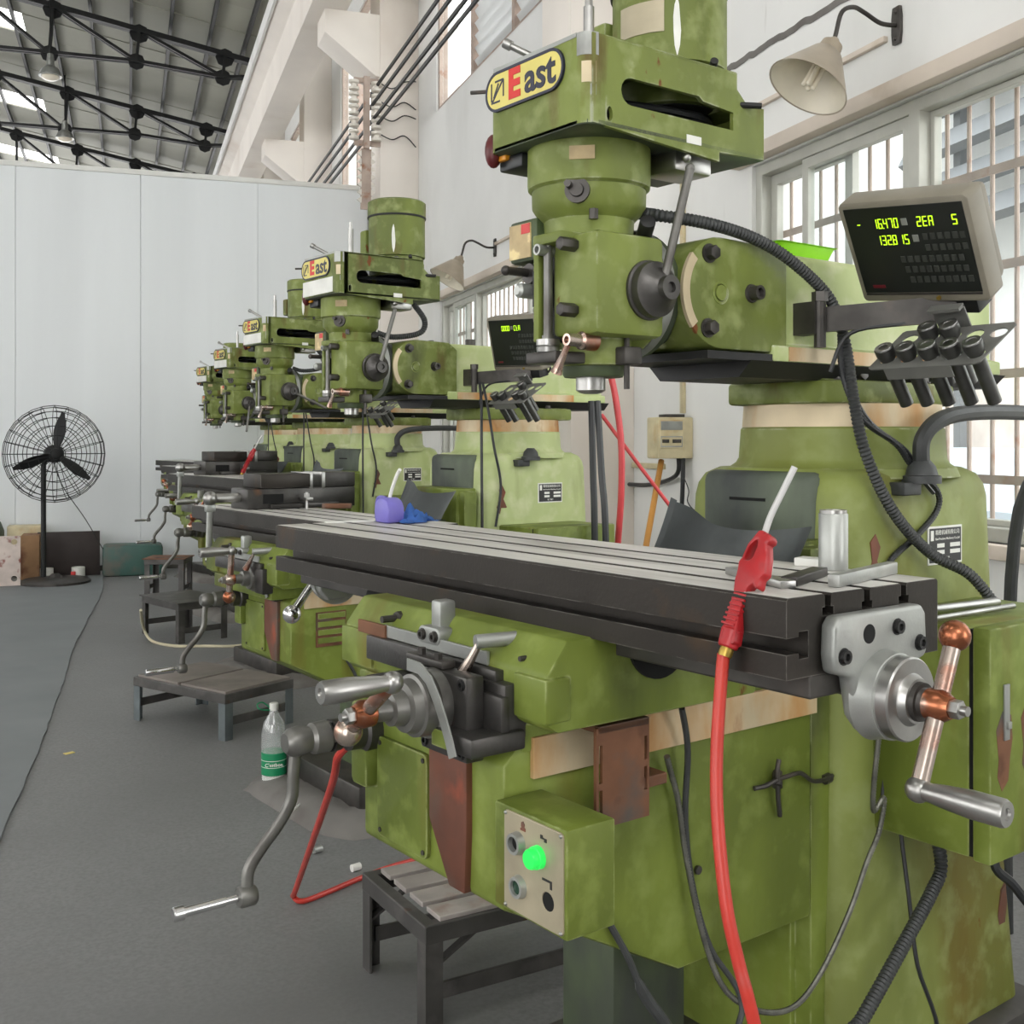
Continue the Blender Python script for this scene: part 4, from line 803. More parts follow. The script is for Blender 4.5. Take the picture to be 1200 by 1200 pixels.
        P('cable', 'pcv_black', lambda g: (g.tube([(.175, .44, 1.48), (.20, .43, 1.4), (.215, .42, 1.25), (.22, .42, .9), (.215, .43, .5)], .0055, n=7), g.tube([(.18, .45, 1.48), (.215, .45, 1.38), (.225, .47, 1.24), (.225, .5, 1.1), (.22, .48, .95)], .005, n=7)), key='cableb')
    P('cable_gland', 'conduit', lambda g: (g.lathe(PMk(1080, 565, x=.235), (0, 0, 1), [(-.002, .036), (.012, .036), (.014, .03), (.03, .026), (.044, .014)], 24), g.b(.205, .24, .57, .625, 1.17, 1.195, .003)), key='gland')
    if k in (0, 2): P('conduit', 'conduit', lambda g: g.tube([PMk(1080, 545, x=.235), PMk(1081, 515, x=.24), PMk(1100, 493, x=.25), PMk(1135, 484, x=.25), PMk(1200, 484, x=.22), PMk(1270, 492, x=.16), (.0, 1.42, 1.1), (-.05, 1.45, .5), (-.05, 1.45, .02)], .016, n=10), key='conduit2')
    P('flex_hose', 'conduit', lambda g: g.tube([(.30, .56, .60), PMk(1103, 1012, x=.31), PMk(1092, 1045, x=.315), PMk(1060, 1105, x=.33), PMk(1010, 1195, x=.345), PMk(985, 1235, x=.345), (.33, .16, .02)], .0125, n=10, ridge=.0022, pitch=.008), key='flex')
    P('cable', 'pcv_black', lambda g: (g.tube([(.24, .50, .62), PMk(1040, 880, x=.24), PMk(1052, 950, x=.24), PMk(1065, 1050, x=.26), PMk(1075, 1130, x=.28), PMk(1100, 1230, x=.3), (.32, .42, .01)], .004, n=6), g.tube([(.36, .70, .6), PMk(1165, 1010, x=.37), PMk(1190, 1040, x=.39), (.42, .76, .35), (.42, .9, .1), (.4, 1.0, .01)], .009, n=8)), key='cable2')
    P('steel_conduit', 'steel_conduit', lambda g: g.tube([PMk(1030, 862, x=.32), PMk(1024, 920, x=.31), PMk(1024, 950, x=.3), PMk(1036, 935, x=.3), PMk(1030, 975, x=.29), PMk(1016, 1010, x=.29), PMk(995, 1070, x=.29), PMk(962, 1140, x=.28), PMk(930, 1180, x=.27), PMk(890, 1185, x=.25), PMk(850, 1160, x=.235), PMk(825, 1100, x=.222), PMk(805, 1010, x=.212), PMk(795, 940, x=.212), PMk(786, 905, x=.215), PMk(781, 885, x=.22)], .0052, n=8, ridge=.0009, pitch=.0055), kp if False else (0, 0, 0), key='steelc')
    P('cable', 'conduit', lambda g: (g.tube([PMk(799, 830, x=.235), PMk(806, 880, x=.222), PMk(803, 960, x=.213), PMk(812, 1040, x=.214), PMk(832, 1110, x=.225), PMk(870, 1185, x=.25), (.27, -.02, .25), (.28, .1, .1), (.2, .3, .13)], .005, n=8), g.tube([PMk(714, 1082, x=.205), PMk(735, 1120, x=.21), PMk(755, 1165, x=.215), PMk(785, 1210, x=.22), (.22, -.02, .30), (.23, .1, .15)], lambda u: .0055+.004*(u > .35), n=8)), key='cable3')
    P('oil_fitting', 'dark_metal', lambda g: (g.tube([PMk(884, 924, x=.206), PMk(897, 921, x=.21), PMk(910, 914, x=.212), PMk(922, 910, x=.212), PMk(938, 906, x=.212), PMk(952, 915, x=.205), PMk(966, 914, x=.20), PMk(975, 909, x=.19)], .0042, n=8), g.tube([PMk(913, 890, x=.212), PMk(911, 905, x=.213), PMk(912, 935, x=.21), PMk(914, 956, x=.205)], .0042, n=8), g.cyl(PMk(911, 905, x=.2), PMk(911, 922, x=.213), .009, n=10), g.cyl(PMk(966, 914, x=.19), PMk(972, 911, x=.19), .009, n=10)), key='oilf')
    return R
CQ = math.radians
milling_machine(0, 'green milling machine with a lit green lamp on its control box', crank=(CQ(-24), CQ(38), CQ(127), 0), qlever=CQ(-12))
milling_machine(1, 'green milling machine with a big vise, right behind the one with the green lamp', kz=-.075, tx=.02, ty=-.10, crank=(CQ(30), CQ(20), CQ(172), 0), qlever=CQ(-14))
milling_machine(2, 'green milling machine third in the row, small red air gun on its table', kz=-.02, tx=.025, ty=-.12, crank=(CQ(70), CQ(0), CQ(150), 0), qlever=CQ(-115))
milling_machine(3, 'green milling machine fourth in the row, its feed lever hanging down', kz=-.03, tx=-.03, ty=-.08, crank=(CQ(40), 0, CQ(100), 0), qlever=CQ(170))
milling_machine(4, 'green milling machine at the end of the row next to the white partition', kz=-.03, tx=.0, ty=-.08, crank=(CQ(40), 0, CQ(60), 0), qlever=CQ(-40))

# ================================================================== things on and around the machines
def MX(k, loc, rx=0, rz=0, ry=0):
    return Matrix.Translation(mw(k, loc)) @ Matrix.Rotation(MROT+rz, 4, 'Z') @ Matrix.Rotation(rx, 4, 'X') @ Matrix.Rotation(ry, 4, 'Y')
def setm(o, m): o.matrix_world = m; return o
# ---- digital readouts on swing arms
def readout(k, label, rows, full):
    t = tag(ob('digital_readout', None), label, 'readout', 'digital readouts on swing arms')
    setm(t, MX(k, (.3211, .5078, 1.5192), CQ(33.8 if k == 0 else 15), CQ(-1 if k == 0 else 8), CQ(6.2 if k == 0 else 2)))
    w, h, d = .123, .199, .085
    part('shell', 'dro_shell', lambda g: (g.prism([(-w, .006), (-w+.006, 0), (w-.006, 0), (w, .006), (w, h-.008), (w-.008, h), (-w+.008, h), (-w, h-.008)], 'y', 0, .05, .005), g.b(-w+.01, w-.01, .045, d, .008, h-.012, .012)), t, key='droshell')
    part('face', 'dro_face', lambda g: g.b(-w+.011, w-.011, -.0012, .004, .02, h-.012, .0006), t, key='droface', smooth=0)
    part('bezel', 'dark_metal', lambda g: g.b(-w+.012, w-.012, -.0022, 0, .0155, .019, .0003), t, key='drobez')
    part('badge', 'red_print', lambda g: g.b(-w+.03, -w+.055, -.0018, -.001, .03, .036), t, key='drobadge', smooth=0)
    part('lock_screw', 'brass', lambda g: g.cyl((.03, 0, .009), (.03, -.004, .009), .004, n=10), t, key='drolock')
    def digits(g):
        for r_, (txt, z) in enumerate(rows):
            for ch, x, w_ in txt: seg_digit(g, ch, x, z, w_, .0185, -.0016)
    part('digits', 'digit', digits, t, smooth=0)['kind'] = 'stuff'
    if full: part('decimal_point', 'digit', lambda g: g.b(-.0406, -.039, -.0019, -.0013, .1465, .1482), t, smooth=0); part('decimal_point', 'digit', lambda g: g.b(-.0304, -.0288, -.0019, -.0013, .1145, .1162), t, smooth=0)
    part('axis_key', 'cast_grey', lambda g: (g.b(-.004, .007, -.0025, -.001, .151, .164, .0005)), t, key='ak1', smooth=0)
    if full: part('axis_key', 'cast_grey', lambda g: (g.b(.01, .021, -.0025, -.001, .119, .132, .0005)), t, key='ak2', smooth=0)
    for r_, (z, x0, n_) in enumerate(((.128, .034, 6), (.107, .034, 6), (.086, -.018, 9), (.066, -.014, 9), (.046, -.01, 9))):
        for i in range(n_): part('key', 'dro_key', lambda g: g.b(-.0045, .0045, -.0025, -.001, -.006, .006, .0006), t, (x0+i*.0135, 0, z), key='drokey', smooth=0)
    # arm back to the ram (in the readout's own frame)
    inv = t.matrix_world.inverted()
    a = inv @ mw(k, (.14, .44, 1.497)); b_ = inv @ mw(k, (.37, .53, 1.505))
    up = (inv.to_3x3() @ V(0, 0, 1)).normalized()
    arm = part('swing_arm', 'dark_metal', lambda g: (g.beam(a, b_, .014, .046, up)), t, key='droarm%d' % k, smooth=0)
    part('tilt_bracket', 'black', lambda g: (g.b(-.06, .09, .012, .06, -.03, .006, .003)), t, key='drobrk')
    c = inv @ mw(k, (.105, .43, 1.5)); e = inv @ mw(k, (.155, .43, 1.5))
    up = (inv.to_3x3() @ V(0, 0, 1)).normalized()
    part('pivot_bracket', 'dark_metal', lambda g: (g.beam(c, e, .03, .06, up), g.cyl(e-up*.055, e+up*.045, .011, n=12), g.cyl(e+up*.03, e+up*.048, .015, n=6)), t, key='dropiv%d' % k, smooth=0)
    part('cable', 'pcv_black', lambda g: g.tube([(.105, .05, .02), (.1, .06, -.01), (.06, .05, -.03), inv @ mw(k, (.3, .5, 1.485)), inv @ mw(k, (.2, .46, 1.47)), inv @ mw(k, (.17, .44, 1.4))], .004, n=6), t, key='drocab%d' % k)
D_ = .0125
def num(s, x, step=.0152, w=.0105): return [(c, x+i*step, w) for i, c in enumerate(s)]
rows0 = [(num('-', -.092, w=.007)+num('16470', -.06, .0102, .0078)+num('ZER', .024, .011, .0082)+num('S', .088, w=.009), .147), (num('1328', -.06, .0102, .0078)+num('15', -.0165, .0102, .0078), .115)]
rows1 = [(num('0000', -.05, .0102, .0085)+num('CTR', .012, .011, .008), .147)]
readout(0, 'beige digital readout with two lines of glowing green numbers, by the barred window', rows0, True)
readout(1, 'beige digital readout with one short glowing green line', rows1, False)
readout(2, 'beige digital readout on the third machine in the row', rows1, False)

# ---- collet racks: tilted steel plate with holes, and the collets in them
NRM = V(0, -.59, .81).normalized(); DN = V(0, -.81, -.59).normalized()
def rack(k, label, filled, clabel):
    base = Matrix(((1, 0, 0, .385), (0, -DN.y, NRM.y, .45), (0, -DN.z, NRM.z, 1.432), (0, 0, 0, 1)))
    m = Matrix.Translation(morg(k)) @ Matrix.Rotation(MROT, 4, 'Z') @ base
    t = setm(tag(ob('collet_rack', None), label, 'tool rack', 'collet racks under the readouts'), m)
    pos = {}
    for i in range(5):
        pos[(0, i)] = (-.082+i*.041, -.03)
        pos[(1, i)] = (-.072+i*.041, .032)
    holes = [circ(x, y, .0145, 16) for x, y in pos.values()]
    part('plate', 'rack_grey', lambda g: g.prism([(-.108, -.055), (-.1, -.06), (.09, -.06), (.1, -.054), (.112, .055), (.105, .062), (-.095, .062), (-.1, .057)], 'z', -.0012, .0012, holes=holes), t, key='rackplate', smooth=0)
    part('front_lip', 'rack_grey', lambda g: g.b(-.075, .05, -.061, -.0585, -.022, .001), t, key='racklip', smooth=0)
    part('hanger', 'rack_grey', lambda g: (g.b(-.03, .03, .06, .063, 0, .045), g.b(-.03, .03, .045, .063, .04, .046)), t, key='rackhang', smooth=0)
    for n_, ij in enumerate(filled):
        x, y = pos[ij]
        c = tag(ob('collet', None), clabel+[', lower row, %s from the swing arm', ', upper row, %s from the swing arm'][ij[0]] % ('first', 'second', 'third', 'fourth', 'fifth')[ij[1]], 'collet', 'spring collets in the tilted racks')
        setm(c, m @ Matrix.Translation((x, y, 0)) @ Matrix.Rotation(n_*1.3, 4, 'Z'))
        part('cone', 'collet_dark', lambda g: g.lathe((0, 0, 0), (0, 0, 1), [(.0015, .0135), (.012, .0165), (.024, .0168), (.026, .015), (.026, .008), (.012, .007)], 20), c, key='colcone')
        part('face_ring', 'steel', lambda g: g.lathe((0, 0, 0), (0, 0, 1), [(.0255, .0155), (.0268, .015), (.0268, .0085), (.0255, .008)], 20), c, key='colface')
        part('shank', 'collet_dark', lambda g: g.lathe((0, 0, 0), (0, 0, 1), [(-.095, .009), (-.094, .0118), (.002, .0118)], 18), c, key='colshank')
rack(0, 'tilted grey steel rack of collets beside the barred window', [(0, 0), (0, 1), (0, 2), (0, 3), (0, 4), (1, 1), (1, 2)], 'dark collet in the rack by the barred window')
rack(1, 'tilted grey steel rack of collets on the machine with the purple oil can', [(0, 0), (0, 1), (0, 3), (0, 4), (1, 2)], 'steel collet in the second machine rack')
rack(2, 'tilted grey steel rack of collets on the third machine in the row', [(0, 0), (0, 2), (0, 3), (1, 1)], 'steel collet in the third machine rack')

# ---- red air gun leaning on the first table
OUT = [(495, 1140), (520, 1012), (545, 995), (572, 880), (600, 780), (604, 690), (622, 620), (628, 558), (652, 538), (700, 440), (770, 372), (790, 354), (832, 372), (834, 392), (868, 398), (888, 430), (878, 466), (852, 470), (862, 560), (852, 690), (815, 712), (806, 775), (782, 782), (760, 745), (722, 760), (692, 830), (672, 930), (652, 1040), (640, 1142), (600, 1156)]
HOLE = [(672, 556), (715, 465), (760, 430), (782, 432), (775, 480), (745, 550), (715, 566)]
def gunpt(p): dx, dy = p[0]-548, p[1]-1148; return ((dx*.951+dy*.311)*.00018, (dx*.311-dy*.951)*.00018)
def air_gun(k, low, top, label, lat=None):
    a = mw(k, low); b_ = mw(k, top); ax = (b_-a).normalized()
    lx = V(math.cos(MROT), math.sin(MROT), 0) if lat is None else lat
    lx = (lx-ax*lx.dot(ax)).normalized(); n = ax.cross(lx)
    m = Matrix((( lx.x, -n.x, ax.x, a.x), (lx.y, -n.y, ax.y, a.y), (lx.z, -n.z, ax.z, a.z), (0, 0, 0, 1)))
    m = Matrix(((lx.x, (ax.cross(lx)).x, ax.x, a.x), (lx.y, (ax.cross(lx)).y, ax.y, a.y), (lx.z, (ax.cross(lx)).z, ax.z, a.z), (0, 0, 0, 1)))
    t = setm(tag(ob('air_gun', None), label, 'air gun', 'air guns with aluminium nozzles'), m)
    part('body', 'red_paint', lambda g: g.prism([gunpt(p) for p in OUT], 'y', -.0085, .0085, .003, holes=[[gunpt(p) for p in HOLE]]), t, key='gunbody')
    for i in range(7):
        c = gunpt((545+i*20, 1015-i*35)); part('grip_rib', 'red_paint', lambda g: g.b(-.0105, .0105, -.0105, .0105, -.0016, .0016, .001), t, (gunpt((575+i*15, 1000-i*32))[0]+.0012, 0, gunpt((575+i*15, 1000-i*32))[1]), key='gunrib')
    part('end_cap', 'red_paint', lambda g: g.lathe((.001, 0, -.001), (0, 0, 1), [(0, .011), (.002, .0125), (.022, .0128), (.024, .011)], 18), t, key='guncap')
    part('fitting', 'brass', lambda g: g.lathe((.001, 0, -.012), (0, 0, 1), [(0, .0085), (.004, .009), (.012, .0085)], 14), t, key='gunfit')
    e = gunpt((808, 362)); part('nozzle', 'aluminium', lambda g: g.tube([(e[0], 0, e[1]-.01), (e[0]+.0, 0, e[1]+.02), (e[0]+.006, 0, e[1]+.055), (e[0]+.012, 0, e[1]+.088)], .0042, n=10), t, key='gunnoz')
    return a
ga = air_gun(0, tuple(PM(852, 758, y=-.243)), tuple(PM(897, 622, y=-.185)), 'red air blow gun leaning on the table edge, long red hose below it')
hp = [PM(848, 766, y=-.246), PM(845, 800, y=-.25), PM(840, 880, y=-.262), PM(841, 960, y=-.275), PM(851, 1060, y=-.285), PM(866, 1130, y=-.28), PM(884, 1200, y=-.27), (.62, -.2, .32), (.63, -.1, .12), (.62, 0, .03), (.5, .1, .012), (.4, .2, .012)]
tag(part('air_hose', 'red_hose', lambda g: g.tube([mw(0, p) for p in hp], .0078, n=12), None), 'red air hose hanging down from the air gun at the table corner', 'hose')
# hose looping down in front of the elevating crank
h2 = [mw(0, (-.16, -.30, .80)), mw(0, PM(401, 880, y=-.31)), mw(0, PM(396, 900, y=-.29)).lerp(PW(344, 1050, z=.02), .12), mw(0, PM(396, 900, y=-.29)).lerp(PW(344, 1050, z=.02), .9), PW(344, 1050, z=.02), PW(355, 1056, z=.009), PW(385, 1045, z=.009), PW(425, 1028, z=.009), PW(470, 1012, z=.009), V(.95, 3.3, .009)]
tag(part('air_hose', 'red_hose', lambda g: g.tube(h2, .0075, n=10), None), 'red hose bent sharply on the floor next to the slatted step', 'hose')

# ---- loose things on the first table
z0 = 1.0915
def on(k, x, y, z=z0): return mw(k, (x, y, z))
t = thing('steel_sleeve', 'worn steel sleeve standing upright on the table beside the air gun', 'sleeve', on(0, .468, .052), MROT)
part('body', 'cast_grey', lambda g: g.lathe((0, 0, 0), (0, 0, 1), [(0, .0195), (.001, .0205), (.079, .0205), (.08, .0198)], 32), t); part('cap', 'steel', lambda g: g.lathe((0, 0, 0), (0, 0, 1), [(.08, .0188), (.085, .0188), (.085, .011), (.07, .01)], 32), t)
def bar(name, k, p, q, w, h, m, label, cat='bar', z=z0, group=None):
    a = on(k, *p, z); b_ = on(k, *q, z); L = (b_-a).length
    return tag(part(name, m, lambda g: g.b(0, L, -w/2, w/2, 0, h, min(w, h)*.12), None, a, (0, 0, math.atan2(b_.y-a.y, b_.x-a.x))), label, cat, group)
bar('parallel_bar', 0, (.586, -.105), (.545, .08), .016, .0165, 'cast_grey', 'long grey parallel bar lying across the table end behind the sleeve')
bar('clamp_strap', 0, (.415, -.1), (.56, -.16), .022, .010, 'steel', 'bright steel strap with folded tape lying against the air gun')
bar('parallel_bar', 0, (.50, -.02), (.545, -.14), .022, .012, 'dark_metal', 'short dark steel block on the table in front of the sleeve')
t = thing('tape_strip', 'crumpled silver tape folded over the bright steel strap', 'tape', on(0, .5, -.15, z0), MROT)
part('fold', 'plate_white', lambda g: g.prism([(-.02, 0), (.012, .0), (.018, .024), (.014, .026), (.008, .012), (-.02, .0105)], 'x', -.012, .014, .001), t)
bar('rag', 0, (.40, .06), (.46, .075), .03, .012, 'plate_white', 'small white rag on the table behind the sleeve', 'rag')
for i, (x, y, lab) in enumerate(((-.715, .0, 'white plastic strip at the far end of the table by the oil can'), )):
    bar('strip', 0, (-.74, -.12), (-.70, .06), .012, .003, 'plate_white', lab, 'strip')
# purple can with blue rag at the far end of the table
t = thing('oil_can', 'purple plastic oil can with a white spout, at the far end of the table', 'oil can', on(0, -.66, -.005), MROT)
part('body', 'purple_plastic', lambda g: (g.prism([(-.03, 0), (.03, 0), (.034, .03), (.024, .05), (.008, .056), (-.008, .056), (-.024, .05), (-.034, .03)], 'y', -.022, .022, .009)), t)
part('handle', 'purple_plastic', lambda g: g.tube([(-.028, 0, .018), (-.05, 0, .03), (-.044, 0, .052), (-.015, 0, .052)], .0055, n=8), t)
part('spout', 'plate_white', lambda g: g.tube([(.0, 0, .05), (.012, 0, .075), (.032, 0, .105), (.045, 0, .118)], .004, n=8), t)
def rag(g):
    t_ = bmesh.new(); n = 14; Rr = []
    for i in range(n+1):
        Rr.append([])
        for j in range(n+1):
            x = (i/n-.5)*.12; y = (j/n-.5)*.1; r = math.hypot(x/.06, y/.05)
            z = max(.002, .03*(1-r)+.011*math.sin(i*1.7)*math.cos(j*1.3)*(1.2-r*.7)+.006*math.sin(j*2.9+i))
            Rr[-1].append(t_.verts.new((x*(1+.1*math.sin(j)), y*(1+.12*math.sin(i*1.4)), z)))
    for a_, b_ in zip(Rr, Rr[1:]):
        for j in range(n): t_.faces.new((a_[j], b_[j], b_[j+1], a_[j+1]))
    bmesh.ops.solidify(t_, geom=t_.faces[:], thickness=.0015); g.add(t_)
tag(part('cleaning_rag', 'blue_cloth', rag, None, on(0, -.66, .05, z0), (0, 0, .6), smooth=60), 'crumpled blue rag next to the purple oil can', 'rag')
# tray on the ram, rods on the cabinet
t = thing('plastic_tray', 'lime green plastic tray lying on top of the ram', 'tray', mw(0, (-.01, .53, 1.6255)), MROT)
part('shell', 'lime_plastic', lambda g: (g.prism(rrect(-.05, .05, -.075, .075, .012, 3), 'z', 0, .003), g.loft([[(x, y, .0) for x, y in rrect(-.05, .05, -.075, .075, .012, 3)], [(x, y, .032) for x, y in rrect(-.062, .062, -.087, .087, .012, 3)], [(x, y, .034) for x, y in rrect(-.068, .068, -.093, .093, .014, 3)], [(x, y, .034) for x, y in rrect(-.06, .06, -.085, .085, .012, 3)], [(x, y, .004) for x, y in rrect(-.047, .047, -.072, .072, .01, 3)]])), t)
for (p, q, r, lab) in (((.30, .45), (.325, .74), .0085, 'thick steel rod lying on the electrical cabinet'), ((.355, .40), (.36, .735), .0055, 'thin steel rod lying on the electrical cabinet')):
    a = mw(0, (*p, .9595+r)); b_ = mw(0, (*q, .9595+r)); tag(part('steel_rod', 'steel', lambda g: (g.cyl(a, b_, r, n=16, bev=.001)), None), lab, 'rod')

# ---- vises on the further tables
def vise(k, loc, label, rz=0):
    t = setm(tag(ob('machine_vise', None), label, 'vise', 'machine vises on the tables'), MX(k, loc, 0, rz))
    part('body', 'iron', lambda g: (g.prism([(-.2, 0), (.24, 0), (.24, .075), (-.2, .075)], 'x', -.075, .075, .005, holes=[]), g.b(-.1, .1, -.12, .16, 0, .02, .004)), t, key='vbody')
    part('screw_slot', 'void_black', lambda g: g.b(.0745, .0765, -.14, -.06, .02, .055), t, key='vslot', smooth=0)
    part('fixed_jaw', 'iron', lambda g: g.b(-.075, .075, .11, .24, .075, .13, .004), t, key='vfj')
    part('moving_jaw', 'table_iron', lambda g: g.b(-.078, .078, -.15, .05, .076, .128, .004), t, key='vmj')
    for i, y in enumerate((.052, .104)): part('jaw_plate', 'steel', lambda g: g.b(-.077, .077, y-.008, y+.008, .07, .132, .001), t, key='vjp%d' % i)
    part('screw', 'steel', lambda g: (g.cyl((0, -.2, .042), (0, -.29, .042), .017, n=18), g.sph((0, -.31, .042), .026, 16)), t, key='vscr')
    part('handle', 'cast_grey', lambda g: (g.b(-.012, .012, -.328, -.292, -.005, .02, .004), g.tube([(0, -.31, .04), (0, -.312, -.06), (0, -.315, -.17)], .012, n=10, flat=(1, .6))), t, key='vhan')
    part('hold_down', 'steel', lambda g: (g.b(.085, .14, .0, .03, .03, .042, .002), g.cyl((.115, .015, .0), (.115, .015, .06), .006, n=10), g.cyl((.115, .015, .042), (.115, .015, .055), .011, n=6)), t, key='vhd')
vise(1, (-.33, -.08, TZ-.075), 'big grey machine vise on the table next to the purple oil can')
vise(2, (-.33, -.10, TZ-.02), 'grey machine vise on the third table, beside the small red air gun', CQ(4))
air_gun(2, (-.20, -.10, TZ-.02+.012), (-.18, -.05, TZ+.10), 'small red air gun standing against the vise on the third table')
bar('parallel_bar', 1, (-.18, -.02), (-.12, .07), .03, .018, 'rust_plate', 'reddish step block on the second table by the vise', 'block', TZ-.0745)
# ---- concrete plinths around the machine feet
def plinth(g):
    rings = []
    for s_, z in ((.0, .0), (-.03, .035), (-.09, .055), (-.14, .05)):
        random.seed(5); rg = []
        for x, y in rrect(-.40-s_, .43+s_, -.29-s_, 1.15+s_, .2, 8):
            rg.append((x+random.uniform(-.012, .012), y+random.uniform(-.012, .012), z+(random.uniform(-.008, .008) if z else 0)))
        rings.append(rg)
    g.loft(rings)
for k in range(5):
    tag(part('plinth', 'mortar', plinth, None, morg(k)+V(0, 0, .0005), (0, 0, MROT), key='plinth', smooth=60), 'rough mortar pad under the %s' % ('milling machine with the green lamp', 'milling machine beside the water bottle', 'third milling machine in the row', 'fourth milling machine in the row', 'milling machine by the partition')[k], 'plinth', 'mortar pads under the milling machines')

# ---- steps and stools
def stool(A, B, Cc, h, label, slats, m, leg='stool_metal', brace=False, name='step_stool', plate=False, rail=.06):
    """A,B: ends of one top edge, Cc: the corner after B"""
    A, B, Cc = (V(p[0], p[1], 0) for p in (A, B, Cc)); ex = (B-A); L = ex.length; ex.normalize(); ey = V(-ex.y, ex.x, 0); 
    if (Cc-B).dot(ey) < 0: ey = -ey
    Wd = (Cc-B).dot(ey); rz_ = math.atan2(ex.y, ex.x)
    sgn = 1 if ey.dot(V(-ex.y, ex.x, 0)) > 0 else -1
    t = thing(name, label, 'step stool', (A.x, A.y, 0), rz_, None)
    y0_, y1_ = (0, Wd) if sgn > 0 else (-Wd, 0)
    tf = 'stool_metal' if leg == 'stool_blue' else leg
    part('top_frame', tf, lambda g: g.prism(rect(0, L, y0_, y1_), 'z', h-.045, h-.004, .003, holes=[rect(.03, L-.03, y0_+.03, y1_-.03)]), t, smooth=0)
    if plate: part('seat_plate', m, lambda g: g.b(-.012, L+.012, y0_-.012, y1_+.012, h-.004, h+.004, .001), t, smooth=0)
    for i in range(slats):
        w_ = L/slats; part('slat', m, lambda g: g.b(i*w_+.01+.012*(i == 0), (i+1)*w_-.01, y0_+(.04 if brace else .012), y1_-.012, h-.006, h+.006, .002), t, smooth=0)
    lp = [(.002, y0_+.002, 1, 1), (L-.002, y0_+.002, -1, 1), (.002, y1_-.002, 1, -1), (L-.002, y1_-.002, -1, -1)]
    for x, y, sx, sy in lp:
        part('leg', leg, lambda g: g.prism([(x, y), (x+sx*.042, y), (x+sx*.042, y+sy*.006), (x+sx*.006, y+sy*.006), (x+sx*.006, y+sy*.042), (x, y+sy*.042)][::sx*sy], 'z', 0, h-.03), t, smooth=0)
    for x in (.012, L-.012): part('rail', tf, lambda g: g.b(x-.004, x+.004, y0_+.03, y1_-.03, rail, rail+.035), t, smooth=0)
    if brace:
        for x in (.02, L-.02): part('brace', leg, lambda g: g.beam((x, y0_+.14, h-.04), (x, y0_+.012, rail+.06), .02, .006), t, smooth=0)
    return t
stool((.534, 2.672), (.603, 2.328), (1.16, 2.44), .232, 'low steel step with four bare metal slats beside the milling machine with the green lamp', 4, 'slat_steel', 'stool_metal', True)
stool((.022, 5.34), (.385, 4.83), (.70, 5.06), .2, 'low step with worn dark boards and bluish legs near the water bottle', 2, 'slat_dark', 'stool_blue')
stool((.085, 7.66), (.295, 7.19), (.60, 7.33), .25, 'square stool with a plain grey plate seat in the aisle', 0, 'stool_metal', 'stool_metal', plate=True)
stool((.12, 9.35), (.42, 9.25), (.47, 9.5), .31, 'small brownish stool standing close to the white partition', 0, 'rust_plate', 'stool_metal', plate=True)

# ---- water bottle
bp = PW(321, 925, z=0)
t = thing('water_bottle', 'large clear water bottle with a green label standing on the floor', 'bottle', (bp.x, bp.y, .0006))
part('body', 'bottle_clear', lambda g: g.lathe((0, 0, 0), (0, 0, 1), [(0, .036), (.006, .044), (.05, .045), (.06, .043), (.07, .045), (.18, .045), (.19, .043), (.2, .045), (.245, .036), (.275, .018), (.285, .0145), (.292, .0145)], 32), t)
part('water', 'water_white', lambda g: g.lathe((0, 0, 0), (0, 0, 1), [(.003, .035), (.008, .042), (.058, .0425)], 28), t)
lb = part('label', 'label_green', lambda g: g.lathe((0, 0, 0), (0, 0, 1), [(.06, .0455), (.06, .0458), (.14, .0458), (.14, .0455)], 32), t)
part('cap', 'plate_white', lambda g: g.lathe((0, 0, 0), (0, 0, 1), [(.288, .016), (.29, .0165), (.312, .0165), (.314, .014)], 24), t)
part('carry_loop', 'label_green', lambda g: g.tube([(0, 0, .288), (-.03, -.01, .292), (-.055, -.015, .3), (-.06, -.01, .315), (-.04, 0, .318), (-.015, 0, .298)], .0028, n=6), t)
ang = math.atan2(-bp.y, -bp.x)
ob('label_text', text_mesh("C'estbon", .0175, 'plate_white', .0004, .012), lb, (math.cos(ang)*.0464, math.sin(ang)*.0464, .1), (PI/2, 0, ang+PI/2))
for z_ in (.088, .112):
    part('label_band', 'plate_white', lambda g: g.lathe((0, 0, 0), (0, 0, 1), [(z_, .0457), (z_, .0461), (z_+.0018, .0461), (z_+.0018, .0457)], 32), lb)

# ---- small things on the floor
for (a, b_, n, m, lab) in ((372, 995, 'steel_nut', 'cast_grey', 'small steel bush lying on the mortar crack'), (417, 1016, 'steel_nut', 'plate_white', 'small white bush by the slatted step')):
    p = PW(a, b_, z=.012); tag(part(n, m, lambda g: g.lathe((0, 0, 0), (1, .4, 0), [(-.014, .011), (.014, .011), (.014, .006), (-.014, .006)], 14), None, (p.x, p.y, .0115)), lab, 'bush')
p = PW(81, 883, z=0); tag(part('paper_scrap', 'yellow_scrap', lambda g: g.b(-.02, .02, -.012, .012, 0, .003, .001), None, (p.x, p.y, .0005), (0, 0, .5)), 'tiny yellow scrap lying in the aisle', 'scrap')
ch = [PW(a, b_, z=.04) for a, b_ in ((378, 930), (362, 935), (345, 948), (330, 962), (322, 970))]
tag(part('bead_chain', 'plate_white', lambda g: g.tube(ch, .004, n=6, ridge=.0015, pitch=.012), None), 'pale bead chain trailing over the mortar pad by the bottle', 'chain')
wp = [PW(165, 715, z=.25), PW(168, 735, z=.09), PW(178, 751, z=.012), PW(205, 757, z=.008), PW(240, 757, z=.008), PW(275, 757, z=.008), PW(310, 752, z=.008)]
tag(part('air_hose', 'pale_hose', lambda g: g.tube(wp, .009, n=8), None), 'pale hose looping over the floor under the plate stool', 'hose')
